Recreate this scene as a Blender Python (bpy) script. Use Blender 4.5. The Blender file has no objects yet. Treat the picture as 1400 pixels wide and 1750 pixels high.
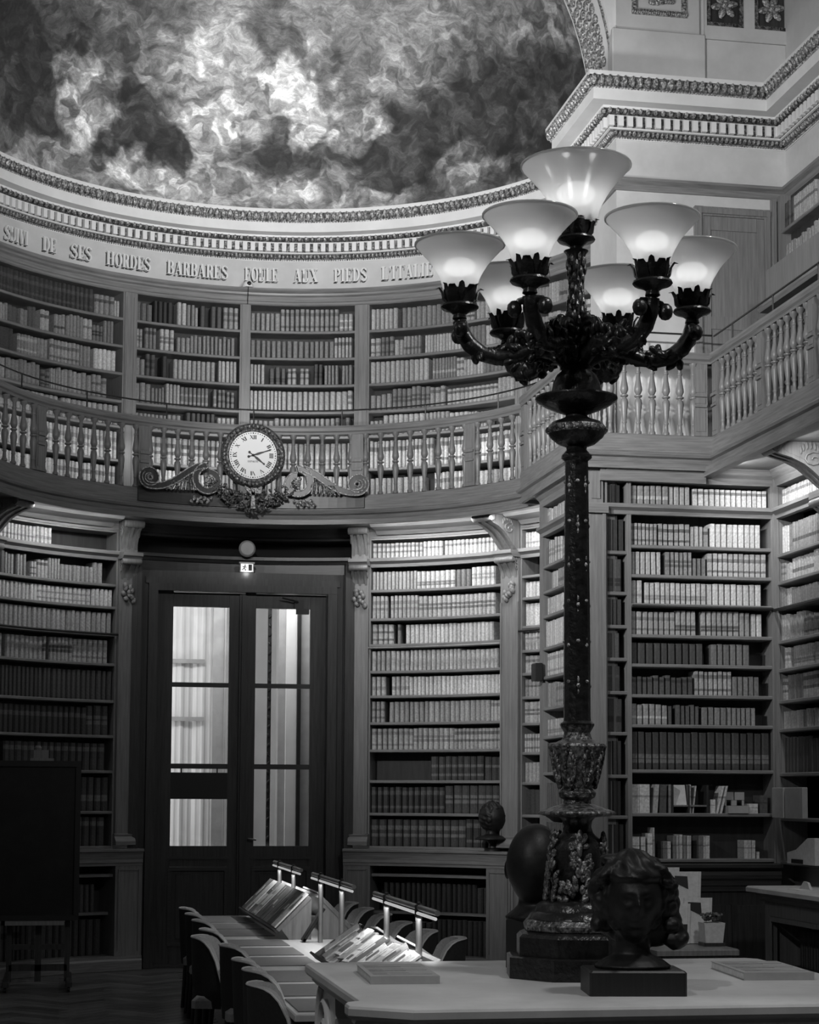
import bpy, math, random
import numpy as np
from mathutils import Vector, Matrix

random.seed(11)
rad, sin, cos, pi = math.radians, math.sin, math.cos, math.pi
scn = bpy.context.scene
COL = scn.collection

# ------------------------------------------------------------------ camera
F_PX, PITCH, ROLL, YAW, CY = 3232.3, 0.0825, 0.0053, 0.1817, 218.1
CAM = Vector((-1.915, -17.137, 1.83))
cam_d = bpy.data.cameras.new('camera')
cam = bpy.data.objects.new('camera', cam_d)
COL.objects.link(cam)
cam_d.sensor_fit = 'HORIZONTAL'
cam_d.sensor_width = 36.0
cam_d.lens = 36.0 * F_PX / 1400.0
cam_d.shift_y = CY / 1400.0
cam_d.clip_end = 200
fw = Vector((sin(YAW) * cos(PITCH), cos(YAW) * cos(PITCH), sin(PITCH)))
r0 = Vector((cos(YAW), -sin(YAW), 0))
u0 = r0.cross(fw)
rt = r0 * cos(ROLL) + u0 * sin(ROLL)
up = -r0 * sin(ROLL) + u0 * cos(ROLL)
cam.matrix_world = Matrix(((rt.x, up.x, -fw.x, CAM.x), (rt.y, up.y, -fw.y, CAM.y), (rt.z, up.z, -fw.z, CAM.z), (0, 0, 0, 1)))
scn.camera = cam

# ------------------------------------------------------------------ world, exposure, large lights
wd = bpy.data.worlds.new('world')
scn.world = wd
wd.use_nodes = True
wd.node_tree.nodes['Background'].inputs[0].default_value = (1, 1, 1, 1)
wd.node_tree.nodes['Background'].inputs[1].default_value = 0.006
scn.view_settings.view_transform = 'Standard'
scn.view_settings.look = 'None'
scn.view_settings.gamma = 1.0
scn.view_settings.use_curve_mapping = False
scn.view_settings.exposure = 0.8


def area(name, loc, aim, sx, sy, power, xdir=None, spread=180):
    d = bpy.data.lights.new(name, 'AREA')
    d.shape = 'RECTANGLE'
    d.size, d.size_y = sx, sy
    d.energy = power
    d.spread = rad(spread)
    o = bpy.data.objects.new(name, d)
    COL.objects.link(o)
    z = -Vector(aim).normalized()
    x = Vector(xdir).normalized() if xdir else Vector((1, 0, 0))
    x = (x - z * x.dot(z)).normalized()
    y = z.cross(x)
    o.matrix_world = Matrix(((x.x, y.x, z.x, loc[0]), (x.y, y.y, z.y, loc[1]), (x.z, y.z, z.z, loc[2]), (0, 0, 0, 1)))
    return o


def point(name, loc, power, radius=0.05):
    d = bpy.data.lights.new(name, 'POINT')
    d.energy = power
    d.shadow_soft_size = radius
    o = bpy.data.objects.new(name, d)
    o.location = loc
    COL.objects.link(o)
    return o


# unseen point lights added as general room fill, out of the frame
point('far_room_fill', (-4.2, -7.5, 5.0), 6, 0.35)
point('near_room_fill', (2.6, -10.5, 7.4), 260, 0.3)
# unseen area lights added in mid-air to brighten the frieze and painted vault
area('vault_fill', (-1.4, -4.6, 6.2), (0.2, 6.6, 3.0), 2.2, 0.3, 32, None, 80)
area('vault_fill_2', (0.2, -3.4, 6.1), (0.9, 5.0, 2.6), 1.6, 0.3, 44, None, 80)


def spot(name, loc, target, power, cone, blend=0.8, radius=0.12):
    d = bpy.data.lights.new(name, 'SPOT')
    d.energy = power
    d.spot_size = rad(cone)
    d.spot_blend = blend
    d.shadow_soft_size = radius
    o = bpy.data.objects.new(name, d)
    COL.objects.link(o)
    o.location = loc
    o.rotation_euler = (Vector(target) - Vector(loc)).to_track_quat('-Z', 'Y').to_euler()
    return o


# unseen spots added to brighten the right apse, the pier and the marble table
spot('fill_spot', (-3.4, -6.0, 5.9), (2.9, 0.8, 3.9), 1500, 44, 1.0)
spot('fill_spot_2', (-2.8, -12.5, 5.9), (1.6, -7.5, 1.0), 240, 50)
spot('clock_fill_spot', (-1.6, -6.5, 6.4), (0.1, 2.7, 5.3), 700, 17, 1.0)  # unseen spot added to lift the clock dial
spot('fill_spot_3', (-3.2, -8.5, 5.9), (3.7, -1.2, 6.4), 1500, 42, 1.0)


# ------------------------------------------------------------------ materials
MATS = {}


def newmat(name):
    m = bpy.data.materials.new(name)
    m.use_nodes = True
    nt = m.node_tree
    b = nt.nodes['Principled BSDF']
    MATS[name] = m
    return m, nt, b


def N(nt, typ, **kw):
    n = nt.nodes.new(typ)
    for k, v in kw.items():
        setattr(n, k, v)
    return n


def simple(name, lo, hi=None, rough=0.5, metal=0.0, scale=(8, 8, 8), bump=0.0, bscale=60, detail=4.0, spec=0.5, lo_p=0.35, hi_p=0.68):
    m, nt, b = newmat(name)
    hi = lo if hi is None else hi
    tc = N(nt, 'ShaderNodeTexCoord')
    mp = N(nt, 'ShaderNodeMapping')
    mp.inputs['Scale'].default_value = scale
    nt.links.new(tc.outputs['Object'], mp.inputs[0])
    nz = N(nt, 'ShaderNodeTexNoise')
    nz.inputs['Scale'].default_value = 1.0
    nz.inputs['Detail'].default_value = detail
    nz.inputs['Roughness'].default_value = 0.65
    nt.links.new(mp.outputs[0], nz.inputs['Vector'])
    cr = N(nt, 'ShaderNodeValToRGB')
    cr.color_ramp.elements[0].position = lo_p
    cr.color_ramp.elements[1].position = hi_p
    cr.color_ramp.elements[0].color = (lo, lo, lo, 1)
    cr.color_ramp.elements[1].color = (hi, hi, hi, 1)
    nt.links.new(nz.outputs['Fac'], cr.inputs[0])
    nt.links.new(cr.outputs[0], b.inputs['Base Color'])
    b.inputs['Roughness'].default_value = rough
    b.inputs['Metallic'].default_value = metal
    b.inputs['Specular IOR Level'].default_value = spec
    if bump:
        n2 = N(nt, 'ShaderNodeTexNoise')
        n2.inputs['Scale'].default_value = bscale
        n2.inputs['Detail'].default_value = 3
        nt.links.new(tc.outputs['Object'], n2.inputs['Vector'])
        bp = N(nt, 'ShaderNodeBump')
        bp.inputs['Strength'].default_value = bump
        bp.inputs['Distance'].default_value = 0.02
        nt.links.new(n2.outputs['Fac'], bp.inputs['Height'])
        nt.links.new(bp.outputs[0], b.inputs['Normal'])
    return m


simple('wood', 0.14, 0.21, 0.42, scale=(45, 45, 2.5))
simple('wood_rail', 0.13, 0.22, 0.42, scale=(3, 3, 60))
simple('wood_dark', 0.022, 0.045, 0.38, scale=(45, 45, 2.5))
simple('wood_dark_rail', 0.022, 0.045, 0.38, scale=(3, 3, 60))
simple('case_back', 0.02, 0.035, 0.6, scale=(20, 20, 3))
simple('plaster', 0.46, 0.54, 0.7, scale=(3, 3, 3))
simple('plaster_white', 0.62, 0.7, 0.6, scale=(3, 3, 3))
simple('gilt', 0.10, 0.5, 0.35, metal=0.4, scale=(55, 55, 55), bump=0.5, bscale=70, lo_p=0.42, hi_p=0.6)
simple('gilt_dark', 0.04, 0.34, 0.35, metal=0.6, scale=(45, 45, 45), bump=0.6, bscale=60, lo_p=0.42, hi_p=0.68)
simple('bronze', 0.006, 0.018, 0.28, scale=(20, 20, 20), bump=0.25, bscale=40, spec=0.45)
simple('bronze_bust', 0.005, 0.012, 0.5, scale=(14, 14, 14), bump=0.12, bscale=25, spec=0.3)
simple('marble', 0.5, 0.66, 0.35, scale=(2.5, 2.5, 2.5), detail=8)
simple('plinth_wood', 0.012, 0.02, 0.45, scale=(60, 60, 4))
simple('black', 0.004, 0.006, 0.5)
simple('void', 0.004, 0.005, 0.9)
simple('metal', 0.26, 0.36, 0.35, metal=0.7, scale=(5, 5, 5))
simple('steel_dark', 0.02, 0.03, 0.4, metal=0.3)
simple('table_wood', 0.42, 0.5, 0.35, scale=(20, 2, 20))
simple('desk_leather', 0.09, 0.12, 0.4, scale=(30, 30, 30))
simple('fabric_dark', 0.012, 0.02, 0.9, scale=(60, 60, 60))
simple('fabric', 0.26, 0.34, 0.9, scale=(80, 80, 80))
simple('piping', 0.4, 0.5, 0.7)
simple('parquet', 0.05, 0.14, 0.35, scale=(4, 30, 4))
simple('paper', 0.5, 0.62, 0.6, scale=(30, 30, 30))
simple('print_page', 0.12, 0.6, 0.55, scale=(28, 28, 90), detail=2, lo_p=0.44, hi_p=0.52)
simple('grey_plastic', 0.3, 0.36, 0.5)
simple('clock_white', 0.8, 0.84, 0.45, scale=(4, 4, 4))
simple('clock_black', 0.01, 0.014, 0.5)
simple('canvas_dark', 0.003, 0.012, 0.4, scale=(5, 5, 5), lo_p=0.45, hi_p=0.75)
simple('leaf', 0.03, 0.09, 0.5, scale=(20, 20, 20))
simple('letter', 0.62, 0.7, 0.45, scale=(5, 5, 5))
simple('curtain', 0.58, 0.72, 0.8, scale=(9, 9, 0.6))
simple('vestibule_wall', 0.55, 0.75, 0.8, scale=(1.2, 1.2, 0.7))


def plank_material():
    m = simple('plank', 0.06, 0.15, 0.3, scale=(3, 26, 3))
    nt = m.node_tree
    b = nt.nodes['Principled BSDF']
    cr = b.inputs['Base Color'].links[0].from_socket
    oi = N(nt, 'ShaderNodeObjectInfo')
    mr = N(nt, 'ShaderNodeMapRange')
    mr.inputs['To Min'].default_value = 0.55
    mr.inputs['To Max'].default_value = 1.5
    nt.links.new(oi.outputs['Random'], mr.inputs['Value'])
    sc = N(nt, 'ShaderNodeVectorMath', operation='SCALE')
    nt.links.new(cr, sc.inputs[0]); nt.links.new(mr.outputs[0], sc.inputs['Scale'])
    nt.links.new(sc.outputs[0], b.inputs['Base Color'])


plank_material()


def book_material():
    m, nt, b = newmat('book')
    at = N(nt, 'ShaderNodeAttribute', attribute_name='tone')
    tc = N(nt, 'ShaderNodeTexCoord')
    nz = N(nt, 'ShaderNodeTexNoise')
    nz.inputs['Scale'].default_value = 55
    nz.inputs['Detail'].default_value = 3
    nt.links.new(tc.outputs['Object'], nz.inputs['Vector'])
    mr = N(nt, 'ShaderNodeMapRange')
    mr.inputs['From Min'].default_value = 0.3
    mr.inputs['From Max'].default_value = 0.7
    mr.inputs['To Min'].default_value = 0.72
    mr.inputs['To Max'].default_value = 1.22
    nt.links.new(nz.outputs['Fac'], mr.inputs['Value'])
    mx = N(nt, 'ShaderNodeVectorMath', operation='SCALE')
    nt.links.new(at.outputs['Color'], mx.inputs[0])
    nt.links.new(mr.outputs[0], mx.inputs['Scale'])
    nt.links.new(mx.outputs[0], b.inputs['Base Color'])
    b.inputs['Roughness'].default_value = 0.5
    return m


book_material()


def glass_material():
    m, nt, b = newmat('pane_glass')
    nt.nodes.remove(b)
    t = N(nt, 'ShaderNodeBsdfTransparent')
    g = N(nt, 'ShaderNodeBsdfGlossy')
    g.inputs['Roughness'].default_value = 0.03
    mx = N(nt, 'ShaderNodeMixShader')
    mx.inputs[0].default_value = 0.06
    nt.links.new(t.outputs[0], mx.inputs[1])
    nt.links.new(g.outputs[0], mx.inputs[2])
    nt.links.new(mx.outputs[0], nt.nodes['Material Output'].inputs[0])
    # frosted lamp glass
    m, nt, b = newmat('shade_glass')
    nt.nodes.remove(b)
    tl = N(nt, 'ShaderNodeBsdfTranslucent')
    tl.inputs[0].default_value = (0.62, 0.62, 0.62, 1)
    df = N(nt, 'ShaderNodeBsdfDiffuse')
    df.inputs[0].default_value = (0.6, 0.6, 0.6, 1)
    tr = N(nt, 'ShaderNodeBsdfTransparent')
    gl = N(nt, 'ShaderNodeBsdfGlossy')
    gl.inputs['Roughness'].default_value = 0.12
    a = N(nt, 'ShaderNodeMixShader')
    a.inputs[0].default_value = 0.3
    bb = N(nt, 'ShaderNodeMixShader')
    bb.inputs[0].default_value = 0.18
    c = N(nt, 'ShaderNodeMixShader')
    c.inputs[0].default_value = 0.06
    nt.links.new(tl.outputs[0], a.inputs[1])
    nt.links.new(df.outputs[0], a.inputs[2])
    nt.links.new(a.outputs[0], bb.inputs[1])
    nt.links.new(tr.outputs[0], bb.inputs[2])
    nt.links.new(bb.outputs[0], c.inputs[1])
    nt.links.new(gl.outputs[0], c.inputs[2])
    nt.links.new(c.outputs[0], nt.nodes['Material Output'].inputs[0])


glass_material()


def emit(name, val, strength):
    m, nt, b = newmat(name)
    b.inputs['Base Color'].default_value = (val, val, val, 1)
    b.inputs['Emission Color'].default_value = (1, 1, 1, 1)
    b.inputs['Emission Strength'].default_value = strength
    return m


emit('bulb', 0.9, 3.6)
emit('exit_lit', 0.6, 0.5)
emit('tube_lit', 0.6, 0.2)


def painting_material():
    """Generic stand-in for the painted half dome: soft masses of cloud and ground, no figures."""
    m, nt, b = newmat('vault_painting')
    L = nt.links
    tc = N(nt, 'ShaderNodeTexCoord')
    nd = N(nt, 'ShaderNodeTexNoise')
    nd.inputs['Scale'].default_value = 1.7
    nd.inputs['Detail'].default_value = 5
    L.new(tc.outputs['Object'], nd.inputs['Vector'])
    sub = N(nt, 'ShaderNodeVectorMath', operation='SUBTRACT')
    sub.inputs[1].default_value = (0.5, 0.5, 0.5)
    L.new(nd.outputs['Color'], sub.inputs[0])
    sc = N(nt, 'ShaderNodeVectorMath', operation='SCALE')
    sc.inputs['Scale'].default_value = 1.0
    L.new(sub.outputs[0], sc.inputs[0])
    ad = N(nt, 'ShaderNodeVectorMath', operation='ADD')
    L.new(tc.outputs['Object'], ad.inputs[0])
    L.new(sc.outputs[0], ad.inputs[1])
    cur = None

    def val(v):
        n = N(nt, 'ShaderNodeValue')
        n.outputs[0].default_value = v
        return n.outputs[0]
    cur = val(0.15)
    # blobs: x, z (metres on the dome), radius x, radius z, tone, weight
    blobs = [(0.9, 2.0, 1.9, 0.9, 0.26, 0.95), (2.6, 2.0, 0.8, 0.8, 0.17, 0.8), (-1.5, 2.1, 1.0, 0.7, 0.11, 0.8),
             (-2.4, 1.1, 0.9, 0.9, 0.03, 0.95), (-1.2, 0.75, 0.8, 0.6, 0.028, 0.95), (-1.8, 0.9, 0.30, 0.5, 0.40, 0.85), (-1.25, 0.35, 0.3, 0.25, 0.42, 0.85),
             (-0.1, 1.45, 0.9, 0.75, 0.46, 0.95), (-0.45, 0.22, 0.9, 0.2, 0.30, 0.9), (0.3, 0.7, 0.55, 0.4, 0.03, 0.9),
             (1.7, 0.7, 1.0, 0.6, 0.028, 0.95), (2.6, 0.8, 0.9, 0.65, 0.028, 0.95), (1.1, 0.9, 0.38, 0.28, 0.42, 0.85), (0.25, 1.9, 0.3, 0.4, 0.05, 0.8), (0.75, 1.5, 0.28, 0.3, 0.05, 0.7),
             (1.4, 0.16, 0.5, 0.17, 0.34, 0.85), (0.5, 0.18, 0.3, 0.2, 0.4, 0.85), (2.2, 0.35, 0.3, 0.22, 0.2, 0.8),
             (-2.05, 0.25, 0.45, 0.22, 0.14, 0.7), (-0.6, 0.75, 0.14, 0.4, 0.36, 0.8), (0.6, 1.0, 0.16, 0.4, 0.4, 0.8)]
    sep = N(nt, 'ShaderNodeSeparateXYZ')
    L.new(ad.outputs[0], sep.inputs[0])
    for (bx, bz, rx, rz, tone, wgt) in blobs:
        mx_ = N(nt, 'ShaderNodeMath', operation='MULTIPLY_ADD')
        L.new(sep.outputs[0], mx_.inputs[0])
        mx_.inputs[1].default_value = 1 / rx
        mx_.inputs[2].default_value = -bx / rx
        mz_ = N(nt, 'ShaderNodeMath', operation='MULTIPLY_ADD')
        L.new(sep.outputs[2], mz_.inputs[0])
        mz_.inputs[1].default_value = 1 / rz
        mz_.inputs[2].default_value = -bz / rz
        p1 = N(nt, 'ShaderNodeMath', operation='MULTIPLY')
        L.new(mx_.outputs[0], p1.inputs[0]); L.new(mx_.outputs[0], p1.inputs[1])
        p2 = N(nt, 'ShaderNodeMath', operation='MULTIPLY_ADD')
        L.new(mz_.outputs[0], p2.inputs[0]); L.new(mz_.outputs[0], p2.inputs[1]); L.new(p1.outputs[0], p2.inputs[2])
        mr = N(nt, 'ShaderNodeMapRange', interpolation_type='SMOOTHSTEP')
        mr.inputs['From Min'].default_value = 1.25
        mr.inputs['From Max'].default_value = 0.35
        mr.inputs['To Max'].default_value = wgt
        L.new(p2.outputs[0], mr.inputs['Value'])
        mix = N(nt, 'ShaderNodeMix', data_type='FLOAT')
        L.new(mr.outputs[0], mix.inputs[0]); L.new(cur, mix.inputs[2])
        mix.inputs[3].default_value = tone
        cur = mix.outputs[0]
    # patches of light and shade like crowded drapery, then brush work
    nd2 = N(nt, 'ShaderNodeTexNoise')
    nd2.inputs['Scale'].default_value = 3.2
    nd2.inputs['Detail'].default_value = 3
    L.new(tc.outputs['Object'], nd2.inputs['Vector'])
    s2 = N(nt, 'ShaderNodeVectorMath', operation='SCALE')
    s2.inputs['Scale'].default_value = 0.4
    L.new(nd2.outputs['Color'], s2.inputs[0])
    a2 = N(nt, 'ShaderNodeVectorMath', operation='ADD')
    L.new(tc.outputs['Object'], a2.inputs[0]); L.new(s2.outputs[0], a2.inputs[1])
    for scale, lo, hi, randomness in ((3.4, 0.55, 1.5, 1.0), (8.0, 0.66, 1.4, 1.0)):
        vo = N(nt, 'ShaderNodeTexVoronoi', feature='SMOOTH_F1')
        vo.inputs['Scale'].default_value = scale
        vo.inputs['Smoothness'].default_value = 0.35
        L.new(a2.outputs[0], vo.inputs['Vector'])
        sx = N(nt, 'ShaderNodeSeparateColor')
        L.new(vo.outputs['Color'], sx.inputs[0])
        mr = N(nt, 'ShaderNodeMapRange', interpolation_type='SMOOTHSTEP')
        mr.inputs['From Min'].default_value = 0.15
        mr.inputs['From Max'].default_value = 0.85
        mr.inputs['To Min'].default_value = lo
        mr.inputs['To Max'].default_value = hi
        L.new(sx.outputs[0], mr.inputs['Value'])
        # less broken towards the open sky at the top
        fade = N(nt, 'ShaderNodeMapRange', interpolation_type='SMOOTHSTEP')
        fade.inputs['From Min'].default_value = 2.3
        fade.inputs['From Max'].default_value = 1.2
        fade.inputs['To Min'].default_value = 0.25
        fade.inputs['To Max'].default_value = 1.0
        L.new(sep.outputs[2], fade.inputs['Value'])
        mxf = N(nt, 'ShaderNodeMix', data_type='FLOAT')
        mxf.inputs[2].default_value = 1.0
        L.new(fade.outputs[0], mxf.inputs[0]); L.new(mr.outputs[0], mxf.inputs[3])
        mu = N(nt, 'ShaderNodeMath', operation='MULTIPLY')
        L.new(cur, mu.inputs[0]); L.new(mxf.outputs[0], mu.inputs[1])
        cur = mu.outputs[0]
    for scale, lo, hi, dist in ((9.0, 0.62, 1.42, 0.3), (30.0, 0.78, 1.25, 0.2), (110.0, 0.85, 1.15, 0.0)):
        mpb = N(nt, 'ShaderNodeMapping')
        mpb.inputs['Rotation'].default_value = (0, 0.6, 0.3)
        mpb.inputs['Scale'].default_value = (0.45, 1, 1.3)
        L.new(a2.outputs[0], mpb.inputs[0])
        n = N(nt, 'ShaderNodeTexNoise')
        n.inputs['Scale'].default_value = scale
        n.inputs['Detail'].default_value = 4
        n.inputs['Distortion'].default_value = dist
        L.new(mpb.outputs[0], n.inputs['Vector'])
        mr = N(nt, 'ShaderNodeMapRange')
        mr.inputs['From Min'].default_value = 0.33
        mr.inputs['From Max'].default_value = 0.67
        mr.inputs['To Min'].default_value = lo
        mr.inputs['To Max'].default_value = hi
        L.new(n.outputs['Fac'], mr.inputs['Value'])
        mu = N(nt, 'ShaderNodeMath', operation='MULTIPLY')
        L.new(cur, mu.inputs[0]); L.new(mr.outputs[0], mu.inputs[1])
        cur = mu.outputs[0]
    cb = N(nt, 'ShaderNodeCombineColor')
    for i in range(3):
        L.new(cur, cb.inputs[i])
    L.new(cb.outputs[0], b.inputs['Base Color'])
    b.inputs['Roughness'].default_value = 0.75
    return m


painting_material()


# ------------------------------------------------------------------ mesh helpers
class MB:
    def __init__(self):
        self.v, self.f, self.c = [], [], []

    def add(self, vs, fs, tones=None):
        k = len(self.v)
        self.v += [tuple(p) for p in vs]
        self.f += [tuple(i + k for i in q) for q in fs]
        self.c += list(tones) if tones else [0.3] * len(fs)
        return self

    def box(self, x0, x1, y0, y1, z0, z1, M=None):
        self.k = getattr(self, 'k', 0) + 1
        e = 0.0004 * (self.k % 6)      # no two pieces share a plane
        x0, x1, y0, y1, z0, z1 = x0 + e * (1 if x1 > x0 else -1), x1 - e * (1 if x1 > x0 else -1), y0 + e, y1 - e, z0 + e, z1 - e
        vs = [Vector((x, y, z)) for z in (z0, z1) for y in (y0, y1) for x in (x0, x1)]
        if M is not None:
            vs = [M @ p for p in vs]
        return self.add(vs, [(0, 2, 3, 1), (4, 5, 7, 6), (0, 1, 5, 4), (2, 6, 7, 3), (0, 4, 6, 2), (1, 3, 7, 5)])

    def cbox(self, x0, x1, y0, y1, z0, z1, b=0.01, M=None):
        """box with bevelled vertical edges and top edge"""
        pl = [(x0 + b, y0), (x1 - b, y0), (x1, y0 + b), (x1, y1 - b), (x1 - b, y1), (x0 + b, y1), (x0, y1 - b), (x0, y0 + b)]
        cx, cy = (x0 + x1) / 2, (y0 + y1) / 2
        def inset(k):
            return [(cx + (x - cx) * (1 - 2 * k / (x1 - x0)), cy + (y - cy) * (1 - 2 * k / (y1 - y0))) for x, y in pl]
        rings = [(pl, z0), (pl, z1 - b), (inset(b), z1)]
        vs = [Vector((x, y, z)) for p, z in rings for x, y in p]
        if M is not None:
            vs = [M @ p for p in vs]
        fs = [tuple(range(7, -1, -1)), tuple(range(16, 24))]
        for r in range(2):
            for i in range(8):
                j = (i + 1) % 8
                fs.append((r * 8 + i, r * 8 + j, r * 8 + 8 + j, r * 8 + 8 + i))
        return self.add(vs, fs)

    def lathe(self, prof, n=16, M=None, a0=0.0, a1=2 * pi, c=(0, 0, 0)):
        full = abs(a1 - a0 - 2 * pi) < 1e-6
        m = n if full else n + 1
        vs = []
        for r, z in prof:
            for i in range(m):
                a = a0 + (a1 - a0) * i / n
                p = Vector((c[0] + r * cos(a), c[1] + r * sin(a), c[2] + z))
                vs.append(M @ p if M is not None else p)
        fs = []
        for k in range(len(prof) - 1):
            for i in range(n):
                j = (i + 1) % m if full else i + 1
                fs.append((k * m + i, k * m + j, (k + 1) * m + j, (k + 1) * m + i))
        if full:
            if prof[0][0] > 1e-5:
                fs.append(tuple(range(m - 1, -1, -1)))
            if prof[-1][0] > 1e-5:
                fs.append(tuple((len(prof) - 1) * m + i for i in range(m)))
        return self.add(vs, fs)

    def ell(self, c, r, nu=8, nv=5, M=None):
        pr = [(max(1e-6, sin(pi * k / nv)), -cos(pi * k / nv)) for k in range(nv + 1)]
        S = Matrix.Translation(Vector(c)) @ (M if M is not None else Matrix.Identity(4)) @ Matrix.Diagonal((r[0], r[1], r[2], 1))
        return self.lathe(pr, nu, S)

    def tube(self, pts, rs, n=8, cap=True):
        pts = [Vector(p) for p in pts]
        if not hasattr(rs, '__len__'):
            rs = [rs] * len(pts)
        vs, fs = [], []
        ref = None
        for i, p in enumerate(pts):
            t = (pts[min(i + 1, len(pts) - 1)] - pts[max(i - 1, 0)]).normalized()
            if ref is None:
                ref = Vector((0, 0, 1)) if abs(t.z) < 0.9 else Vector((1, 0, 0))
            x = (ref - t * ref.dot(t)).normalized()
            ref = x
            y = t.cross(x)
            for k in range(n):
                a = 2 * pi * k / n
                vs.append(p + (x * cos(a) + y * sin(a)) * rs[i])
        for i in range(len(pts) - 1):
            for k in range(n):
                j = (k + 1) % n
                fs.append((i * n + k, i * n + j, (i + 1) * n + j, (i + 1) * n + k))
        if cap:
            fs.append(tuple(range(n - 1, -1, -1)))
            fs.append(tuple((len(pts) - 1) * n + k for k in range(n)))
        return self.add(vs, fs)

    def prism(self, poly, w0, w1, fn):
        """polygon in (u, v) extruded along w; fn(u, v, w) gives the point"""
        n = len(poly)
        vs = [fn(u, v, w0) for u, v in poly] + [fn(u, v, w1) for u, v in poly]
        fs = [tuple(range(n - 1, -1, -1)), tuple(range(n, 2 * n))]
        for i in range(n):
            j = (i + 1) % n
            fs.append((i, j, n + j, n + i))
        return self.add(vs, fs)

    def ribbon(self, path, hw, w0, w1, fn):
        """flat band of half width hw (number or list) that follows a path in (u, v), extruded from w0 to w1"""
        n = len(path)
        L, Rr = [], []
        for i in range(n):
            a, c = path[max(i - 1, 0)], path[min(i + 1, n - 1)]
            tx, ty = c[0] - a[0], c[1] - a[1]
            l = math.hypot(tx, ty) or 1
            h = hw[i] if hasattr(hw, '__len__') else hw
            nx, ny = -ty / l * h, tx / l * h
            L.append((path[i][0] + nx, path[i][1] + ny))
            Rr.append((path[i][0] - nx, path[i][1] - ny))
        vs = []
        for i in range(n):
            vs += [fn(*L[i], w0), fn(*Rr[i], w0), fn(*Rr[i], w1), fn(*L[i], w1)]
        fs = [(0, 1, 2, 3), (4 * n - 1, 4 * n - 2, 4 * n - 3, 4 * n - 4)]
        for i in range(n - 1):
            for k in range(4):
                j = (k + 1) % 4
                fs.append((4 * i + k, 4 * i + 4 + k, 4 * i + 4 + j, 4 * i + j))
        return self.add(vs, fs)

    def sweep(self, prof, path, close=True):
        """profile of (d, z) carried along a plan path; d is measured to the right hand side (the room)"""
        n = len(path)
        rows = []
        for i, p in enumerate(path):
            p = Vector(p)
            a = Vector(path[i - 1]) if i else None
            c = Vector(path[i + 1]) if i < n - 1 else None
            n1 = None if a is None else Vector(((p - a).y, -(p - a).x)).normalized()
            n2 = None if c is None else Vector(((c - p).y, -(c - p).x)).normalized()
            if n1 is None:
                m = n2
            elif n2 is None:
                m = n1
            else:
                m = (n1 + n2).normalized()
                m = m / max(0.3, m.dot(n2))
            rows.append([(p.x + m.x * d, p.y + m.y * d, z) for d, z in prof])
        k = len(prof)
        vs = [q for r in rows for q in r]
        fs = []
        kk = k if close else k - 1
        for i in range(n - 1):
            for j in range(kk):
                j2 = (j + 1) % k
                fs.append((i * k + j, (i + 1) * k + j, (i + 1) * k + j2, i * k + j2))
        if close:
            fs.append(tuple(range(k - 1, -1, -1)))
            fs.append(tuple((n - 1) * k + j for j in range(k)))
        return self.add(vs, fs)


WLOC = {}


def finish(me, mb, smooth):
    me.from_pydata([tuple(p) for p in mb.v], [], mb.f)
    if mb.tones:
        at = me.attributes.new('tone', 'FLOAT_COLOR', 'FACE')
        arr = np.ones((len(mb.f), 4), dtype=np.float32)
        arr[:, :3] = np.array(mb.c, dtype=np.float32)[:, None]
        at.data.foreach_set('color', arr.ravel())
    me.update()
    if smooth:
        me.polygons.foreach_set('use_smooth', [True] * len(me.polygons))
        me.set_sharp_from_angle(angle=rad(smooth))


MB.tones = False


def props(o, label=None, cat=None, group=None, kind=None):
    if label:
        o['label'] = label
    if cat:
        o['category'] = cat
    if group:
        o['group'] = group
    if kind:
        o['kind'] = kind
    return o


def obj(name, mb, mat, parent=None, world=True, smooth=0, **kw):
    me = bpy.data.meshes.new(name)
    loc = Vector((0, 0, 0))
    if world:
        a = np.array([tuple(p) for p in mb.v])
        lo, hi = a.min(0), a.max(0)
        loc = Vector(((lo[0] + hi[0]) / 2, (lo[1] + hi[1]) / 2, lo[2]))
        mb.v = [(p[0] - loc.x, p[1] - loc.y, p[2] - loc.z) for p in mb.v]
    finish(me, mb, smooth)
    me.materials.append(MATS[mat])
    o = bpy.data.objects.new(name, me)
    COL.objects.link(o)
    WLOC[o.name] = loc
    if parent is not None:
        o.parent = parent
        o.location = loc - WLOC[parent.name] if world else (0, 0, 0)
    else:
        o.location = loc
    return props(o, **kw)


def inst(src, parent, loc, rotz=0.0, name=None):
    """one more object with the mesh of src (shared data), given in world coordinates"""
    o = bpy.data.objects.new(name or src.name.split('.')[0], src.data)
    COL.objects.link(o)
    loc = Vector(loc)
    WLOC[o.name] = loc
    o.parent = parent
    o.location = loc - (WLOC[parent.name] if parent else Vector((0, 0, 0)))
    o.rotation_euler = (0, 0, rotz)
    return o


def thing(name, loc, label=None, cat=None, group=None, rotz=0.0, kind=None):
    o = bpy.data.objects.new(name, None)
    o.empty_display_size = 0.1
    COL.objects.link(o)
    o.location = loc
    o.rotation_euler = (0, 0, rotz)
    WLOC[o.name] = Vector(loc)
    return props(o, label, cat, group, kind)


def copy_tree(o, parent=None):
    c = o.copy()
    COL.objects.link(c)
    if parent is not None:
        c.parent = parent
    for ch in list(o.children):
        copy_tree(ch, c)
    return c


def polar(r, azd):
    return (r * sin(rad(azd)), r * cos(rad(azd)))


def arcpath(r, a0, a1, step=2.0):
    n = max(2, int(abs(a1 - a0) / step) + 1)
    return [polar(r, a0 + (a1 - a0) * i / (n - 1)) for i in range(n)]


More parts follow.
